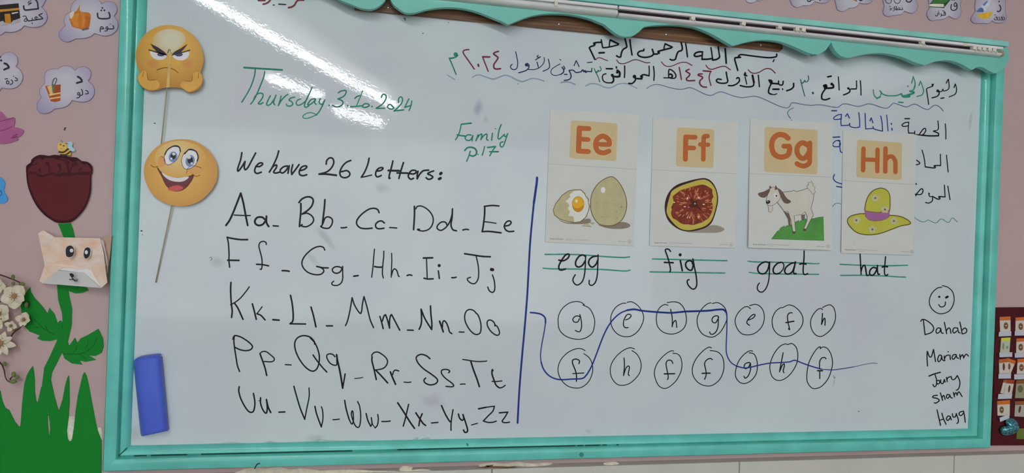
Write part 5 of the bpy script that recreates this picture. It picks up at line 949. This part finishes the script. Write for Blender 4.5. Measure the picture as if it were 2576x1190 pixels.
# folded paper dog
YD = -0.034
dg = thing('paper_dog', 'folded paper dog face coloured orange crayon, overlapping the tulip stem', 'origami dog', tuple(P(185, 722, YD)))
CR = bpy.data.materials.new('crayon_paper'); CR.use_nodes = True; nt = CR.node_tree; bs = nt.nodes['Principled BSDF']; bs.inputs['Roughness'].default_value = .7
tc = nt.nodes.new('ShaderNodeTexCoord'); mp = nt.nodes.new('ShaderNodeMapping'); mp.inputs['Scale'].default_value = (16, 16, 22); mp.inputs['Rotation'].default_value = (0, .5, 0); no = nt.nodes.new('ShaderNodeTexNoise'); no.inputs['Scale'].default_value = 1.6; no.inputs['Detail'].default_value = 5
nt.links.new(tc.outputs['Object'], mp.inputs[0]); nt.links.new(mp.outputs[0], no.inputs['Vector']); rp = nt.nodes.new('ShaderNodeValToRGB'); rp.color_ramp.elements[0].position = .30; rp.color_ramp.elements[1].position = .75
rp.color_ramp.elements[0].color = [lin(c) / ILL for c in (202, 194, 184)] + [1]; rp.color_ramp.elements[1].color = [lin(c) / ILL for c in (200, 164, 132)] + [1]; nt.links.new(no.outputs['Fac'], rp.inputs[0]); nt.links.new(rp.outputs[0], bs.inputs[0])
PAPER = mat((204, 202, 196), 0.7, var=0.03)
def facet(name, s, ys, m, label=None):
    """folded paper: corner points each with their own distance from the wall; a thin solid sheet"""
    p = pts(s, 'w3'); w = [P(u, v, y) for (u, v), y in zip(p, ys)]
    b = MB(); b.wprism(w, 0.0008); return b.build(name, m, dg, label=label)
facet('ear', '335,95 380,65 480,128 520,300 395,420 390,360 356,200', [-.013, -.013, -.026, -.022, -.022, -.017, -.014], CR, 'left ear sticking out')
facet('ear', '885,150 985,108 968,300 946,430 915,400', [-.030, -.058, -.058, -.056, -.030], mat((176, 150, 132), 0.7, var=0.08, scale=30), 'folded right ear lapping the frame')
facet('side_fold', '880,150 912,160 948,330 948,440 935,450', [-.034, -.055, -.057, -.057, -.0345], PAPER, 'white folded side')
facet('head', '470,128 880,138 912,270 945,528 902,568 886,575 800,415 560,393 512,420 375,535 346,515 400,360', [-.030, -.034, -.057, -.0585, -.0585, -.056, -.038, -.036, -.034, -.026, -.025, -.027], CR)
facet('chin_fold', '520,418 562,394 800,414 890,574 742,441', [-.0365, -.038, -.0405, -.0585, -.042], mat((208, 208, 204), 0.7, var=0.02), 'white folded lip')
facet('muzzle', '375,535 512,421 742,441 886,576', [-.030, -.0395, -.046, -.0595], mat((176, 178, 176), 0.7, var=0.02), 'grey white muzzle')
def plate(name, lst, y, m, par=None, lab=None):
    b = MB()
    for e in lst: b.fill(vell('w3', *e) if not isinstance(e, str) else smooth(pts(e, 'w3'), True, 4), y)
    return b.build_each(name, m, par or dg)
plate('eye_paper', [(615, 254, 42, 55, 8), (766, 266, 36, 53, 8)], -.0600, PAPER)
eo = plate('eye', ['600,206 630,204 650,230 652,262 640,292 612,305 585,295 578,258 582,225', '770,218 790,226 796,250 790,290 772,312 750,315 737,290 740,250 752,226'], -.0604, M_((40, 42, 48), rough=0.6), None, 'black paper eyes')
plate('eye_shine', [(630, 246, 16, 17), (760, 261, 14, 18)], -.0608, M_((206, 206, 200), rough=0.6), None, 'white dots in the eyes')
b = MB(); b.fill(smooth(pts('612,452 630,446 648,458 650,476 634,480 618,470', 'w3'), True, 4), -.0602); b.strokes('630,478 640,492 650,500/612,500 628,502 640,494/@6 636,502 655,508 684,498/650,500 660,514 682,512', 'w3', 8, -.0602); b.build('nose', M_((30, 30, 34)), dg, label='black drawn nose and mouth')

# artificial blossom spray
bs_ = thing('blossom_spray', 'spray of white artificial blossoms with brown twigs, cut off by the picture edge', 'artificial flowers', tuple(P(20, 965, -0.03)))
TW = mat((58, 42, 38), 0.7, var=0.2, scale=60); BUD = mat((92, 106, 62), 0.6, var=0.2, scale=50); PET = mat((184, 178, 158), 0.6, var=0.08, scale=40); CEN = mat((134, 104, 72), 0.7, var=0.2, scale=80)
def P3(v, x, y, d): u = pts('%f,%f' % (x, y), v)[0]; return P(u[0], u[1], d)
for v, l in (('w3', [(-40, 450, -.03), (0, 460, -.032), (60, 480, -.036), (110, 500, -.038), (160, 520, -.036), (205, 545, -.034)]), ('w3', [(-40, 710, -.03), (10, 694, -.033), (40, 690, -.034)]),
             ('w3', [(100, 1000, -.02), (120, 970, -.026), (160, 940, -.03), (205, 905, -.033)]), ('w3', [(192, 686, -.02), (220, 715, -.022), (240, 742, -.02)]), ('w3', [(250, 700, -.02), (240, 722, -.022)]),
             ('w4', [(-30, 190, -.012), (15, 235, -.016), (38, 290, -.02), (45, 335, -.024), (62, 372, -.026), (95, 395, -.028)]), ('w4', [(88, 366, -.026), (105, 345, -.028), (125, 335, -.028)])):
    b = MB(); b.tube(smooth([tuple(P3(v, *q)) for q in l], False, 3), .0018, 6, .0012); b.build('twig', TW, bs_, flat=False)
for v, x, y, d, rx, rz, a in (('w3', 115, 480, -.040, .0045, .006, 0), ('w3', 118, 535, -.038, .0042, .005, 0), ('w3', 192, 541, -.036, .007, .005, 0), ('w3', 18, 850, -.03, .005, .004, 0), ('w3', 122, 935, -.028, .005, .006, 0), ('w3', 232, 725, -.024, .005, .007, 0),
                    ('w4', 40, 230, -.02, .005, .0055, 0), ('w4', 120, 322, -.03, .005, .007, 0), ('w4', 150, 346, -.03, .005, .005, 0), ('w4', 116, 384, -.03, .009, .0055, 0)):
    b = MB(); b.ball(P3(v, x, y, d), 1, (rx, .004, rz), 10, 6); b.build('bud', BUD, bs_, flat=False)
def blossom(v, x, y, d, R, n, wide, label, seed):
    c = P3(v, x, y, d); rr = random.Random(seed); b = MB()
    for k in range(n):
        a = 2 * math.pi * (k + rr.uniform(-.12, .12)) / n + seed; L = R * rr.uniform(.85, 1.1)
        ax = Vector((math.cos(a), 0, math.sin(a))); sd = Vector((-math.sin(a), 0, math.cos(a)))
        i0 = len(b.v); rows = 5
        for r in range(rows + 1):
            t = r / rows; wv = wide * L * math.sin(math.pi * min(1, .12 + .80 * t)) * (1 if t < .95 else .6)
            for s2 in (-1, 0, 1):
                b.v.append(c + ax * (L * t) + sd * (wv * s2) + Vector((0, -.004 - .006 * t * t - (.003 if s2 else 0) + .001 * (k % 2), 0)))
        for r in range(rows):
            for s2 in (0, 1): q0 = i0 + r * 3 + s2; b.f.append((q0, q0 + 1, q0 + 4, q0 + 3))
    o = b.build('blossom', PET, bs_, flat=False)
    so = o.modifiers.new('thick', 'SOLIDIFY'); so.thickness = .0006
    b = MB(); b.ball(c + Vector((0, -.007, 0)), R * .2, (1, .7, 1), 9, 6)
    for k in range(9):
        a = 2 * math.pi * k / 9; e = c + Vector((math.cos(a) * R * .34, -.012, math.sin(a) * R * .34)); b.tube([c + Vector((0, -.007, 0)), e], .0006, 4)
    b.build('blossom_centre', CEN, o, flat=False)
blossom('w3', 136, 645, -.030, .030, 5, .52, '', 1); blossom('w3', 0, 800, -.026, .028, 5, .52, '', 2); blossom('w3', 220, 850, -.022, .018, 4, .5, '', 3)
blossom('w3', 15, 1060, -.030, .034, 9, .24, '', 4); blossom('w3', -20, 560, -.03, .02, 5, .5, '', 5); blossom('w3', 110, 905, -.024, .014, 4, .45, '', 6); blossom('w3', -10, 890, -.034, .016, 5, .5, '', 7)

# ================================================================ card chart on the right
YC = -0.010
ch = thing('pocket_chart', 'dark maroon wall chart with rows of small picture cards beside the frame', 'wall chart', tuple(P(2545, 1121, YC)))
b = MB(); b.prism(pts('2506,774 2720,772 2722,1120 2492,1121 2496,1098 2500,1000'), YC, .0095); b.build('backing', mat((66, 22, 26), 0.8, var=0.12, scale=30), ch, bevel=.001)
b = MB()
for y in (207, 352, 500, 642, 792):
    w0, w1 = pts('%f,%f %f,%f' % (78, y, 640, y - 2), 'c'); b.prism([w0, w1, (w1[0], w1[1] + 12), (w0[0], w0[1] + 12)], YC - .0012, .0011)
b.build('pocket', mat((58, 18, 22), 0.6, var=0.1), ch)
OR_ = mat((176, 96, 44), 0.5, var=0.05); WH = mat((176, 172, 160), 0.5, var=0.04); BR = mat((104, 74, 50), 0.5, var=0.1); LB = mat((166, 170, 178), 0.5, var=0.04); YG_ = mat((178, 186, 52), 0.5); BEAN = mat((82, 52, 42), 0.5)
def small_card(label, quad, split, top, bodym, ov, ovm, y, inner=None):
    p = pts(quad, 'c'); lo = P(*p[2], y)
    t = thing('picture_card', label, 'picture card', tuple(lo), 'small picture cards in the wall chart')
    b = MB(); b.prism(p, y, .0012); b.build('card', bodym, t)
    q = [p[0], p[1], (p[1][0] + (p[2][0] - p[1][0]) * split, p[1][1] + (p[2][1] - p[1][1]) * split), (p[0][0] + (p[3][0] - p[0][0]) * split, p[0][1] + (p[3][1] - p[0][1]) * split)]
    b = MB(); b.fill(q, y - .0002); b.build('colour_band', top, t)
    if ov:
        o = spots(t, 'picture', 'c', ov, (y, 0), ovm, .0003)
        if inner: spots(o, 'picture_spot', 'c', inner, (y, 0), M_((190, 168, 140)), .0005)
def strip(label, quad, y):
    b = MB(); b.prism(pts(quad, 'c'), y, .001)
    o = b.build('name_strip', LB, label=label, cat='label strip', group='blank looking name strips in the wall chart')
    return o
yc = YC - .0026
small_card('orange topped card with a brown oval, top row of the chart, next to the frame', '97,104 172,100 172,207 100,208', .24, OR_, WH, [(140, 165, 16, 24)], BR, yc, [(141, 164, 9, 3)])
small_card('orange topped card with a brown oval, top row, further from the frame', '208,108 300,102 300,204 206,206', .23, OR_, WH, [(243, 170, 16, 24)], BR, yc, [(243, 170, 9, 3)])
small_card('yellow green topped card with two pale shapes', '108,250 172,246 164,354 100,352', .22, YG_, mat((160, 168, 146), 0.5), [(122, 308, 8, 25), (149, 315, 9, 11)], mat((120, 130, 104), 0.5), yc)
small_card('orange topped card with a brown oval, beside the yellow green card', '214,254 300,250 298,356 212,358', .22, OR_, WH, [(243, 314, 16, 24)], BR, yc, [(243, 314, 9, 3)])
small_card('tilted orange topped card fanned out behind its neighbour', '150,388 210,410 172,500 148,494', .26, OR_, WH, [(163, 448, 9, 22)], BR, yc + .0008)
small_card('orange topped card with a dark bean, in front of the tilted card', '92,400 158,392 154,496 94,498', .25, mat((160, 84, 42), 0.5), WH, [(125, 450, 8, 26)], BEAN, yc - .0012)
small_card('orange topped card with a brown oval, middle row, further from the frame', '222,396 300,392 300,498 216,500', .24, OR_, WH, [(248, 456, 16, 24)], BR, yc, [(248, 456, 9, 3)])
small_card('white card leaning behind the red topped card', '126,542 170,540 134,640 102,634', .2, mat((140, 72, 40), 0.5), WH, None, None, yc + .0008)
small_card('red topped card with a dark bean in the fourth row', '146,540 200,544 180,644 126,638', .26, mat((136, 60, 38), 0.5), WH, [(163, 604, 7, 26, 8)], BEAN, yc - .0012)
small_card('dim greenish card with an oval in the fourth row', '214,544 300,540 300,670 204,668', .2, mat((120, 72, 42), 0.5), mat((130, 132, 106), 0.5), [(240, 604, 18, 26)], mat((92, 90, 60), 0.5), yc)
small_card('orange topped double card with a brown oval above the glitter heart', '80,690 168,682 166,792 82,790', .26, OR_, WH, [(110, 750, 15, 24)], BR, yc, [(110, 750, 9, 3)])
small_card('orange topped card with a thin bean in the lowest row', '206,692 300,688 300,800 200,796', .24, mat((128, 76, 42), 0.5), mat((150, 148, 134), 0.5), [(236, 746, 8, 26, 10)], BEAN, yc)
ys = YC - .0054
for lab, q in (('first row, next to the frame', '92,208 178,204 176,236 90,239'), ('first row, further from the frame', '202,204 300,200 300,232 202,234'), ('under the yellow green card', '94,352 185,349 184,381 96,384'),
               ('beside the strip under the yellow green card', '202,355 300,353 300,384 202,387'), ('under the fanned out cards', '90,500 176,497 174,532 88,533'), ('third row, further from the frame', '198,503 300,500 300,536 198,538'),
               ('under the red topped card', '88,641 184,637 180,672 84,675'), ('tilted one just above the glitter heart', '96,806 160,782 166,808 100,834')):
    strip('pale paper name strip, ' + lab, q, ys)
b = MB(); b.prism(pts('217,882 300,876 300,956 214,952', 'c'), yc, .0012); b.build('green_paper', mat((92, 104, 46), 0.5, var=0.2, scale=20), label='olive green paper scrap at the foot of the chart', cat='paper')
# glitter heart
hs = smooth(pts('134,838 148,815 182,808 212,832 224,870 205,905 165,922 128,926 104,912 98,886 115,864 140,860', 'c'), True, 4)
m = MB(); c0 = P(*pts('160,872', 'c')[0], -.017); w = [P(u, v, -.017) for u, v in hs]; nh = len(w)
for k, (s_, y) in enumerate(((1.0, 0), (1.0, -.004), (.86, -.010), (.62, -.014), (.3, -.0158))): m.v += [Vector((c0.x + (q.x - c0.x) * s_, -.017 + y, c0.z + (q.z - c0.z) * s_)) for q in w]
for k in range(4):
    for i in range(nh): j = (i + 1) % nh; m.f.append((k * nh + i, k * nh + j, (k + 1) * nh + j, (k + 1) * nh + i))
m.f.append(tuple(4 * nh + i for i in range(nh))); m.f.append(tuple(reversed(range(nh))))
GLT = bpy.data.materials.new('glitter'); GLT.use_nodes = True; nt = GLT.node_tree; bs = nt.nodes['Principled BSDF']
tc = nt.nodes.new('ShaderNodeTexCoord'); vo = nt.nodes.new('ShaderNodeTexVoronoi'); vo.inputs['Scale'].default_value = 380; nt.links.new(tc.outputs['Object'], vo.inputs['Vector'])
rp = nt.nodes.new('ShaderNodeValToRGB'); rp.color_ramp.elements[0].color = [lin(c) / ILL for c in (38, 104, 116)] + [1]; rp.color_ramp.elements[1].color = [lin(c) / ILL for c in (128, 190, 196)] + [1]; rp.color_ramp.elements[0].position = .35
sp_ = nt.nodes.new('ShaderNodeSeparateColor'); nt.links.new(vo.outputs['Color'], sp_.inputs[0]); nt.links.new(sp_.outputs[0], rp.inputs[0]); nt.links.new(rp.outputs[0], bs.inputs[0])
bs.inputs['Metallic'].default_value = .6; bs.inputs['Roughness'].default_value = .25
bn = nt.nodes.new('ShaderNodeBump'); bn.inputs['Strength'].default_value = 1.0; bn.inputs['Distance'].default_value = .003; nt.links.new(vo.outputs['Color'], bn.inputs['Height']); nt.links.new(bn.outputs[0], bs.inputs['Normal'])
m.build('glitter_heart', GLT, label='turquoise glitter heart at the foot of the maroon chart', cat='heart ornament', flat=False)
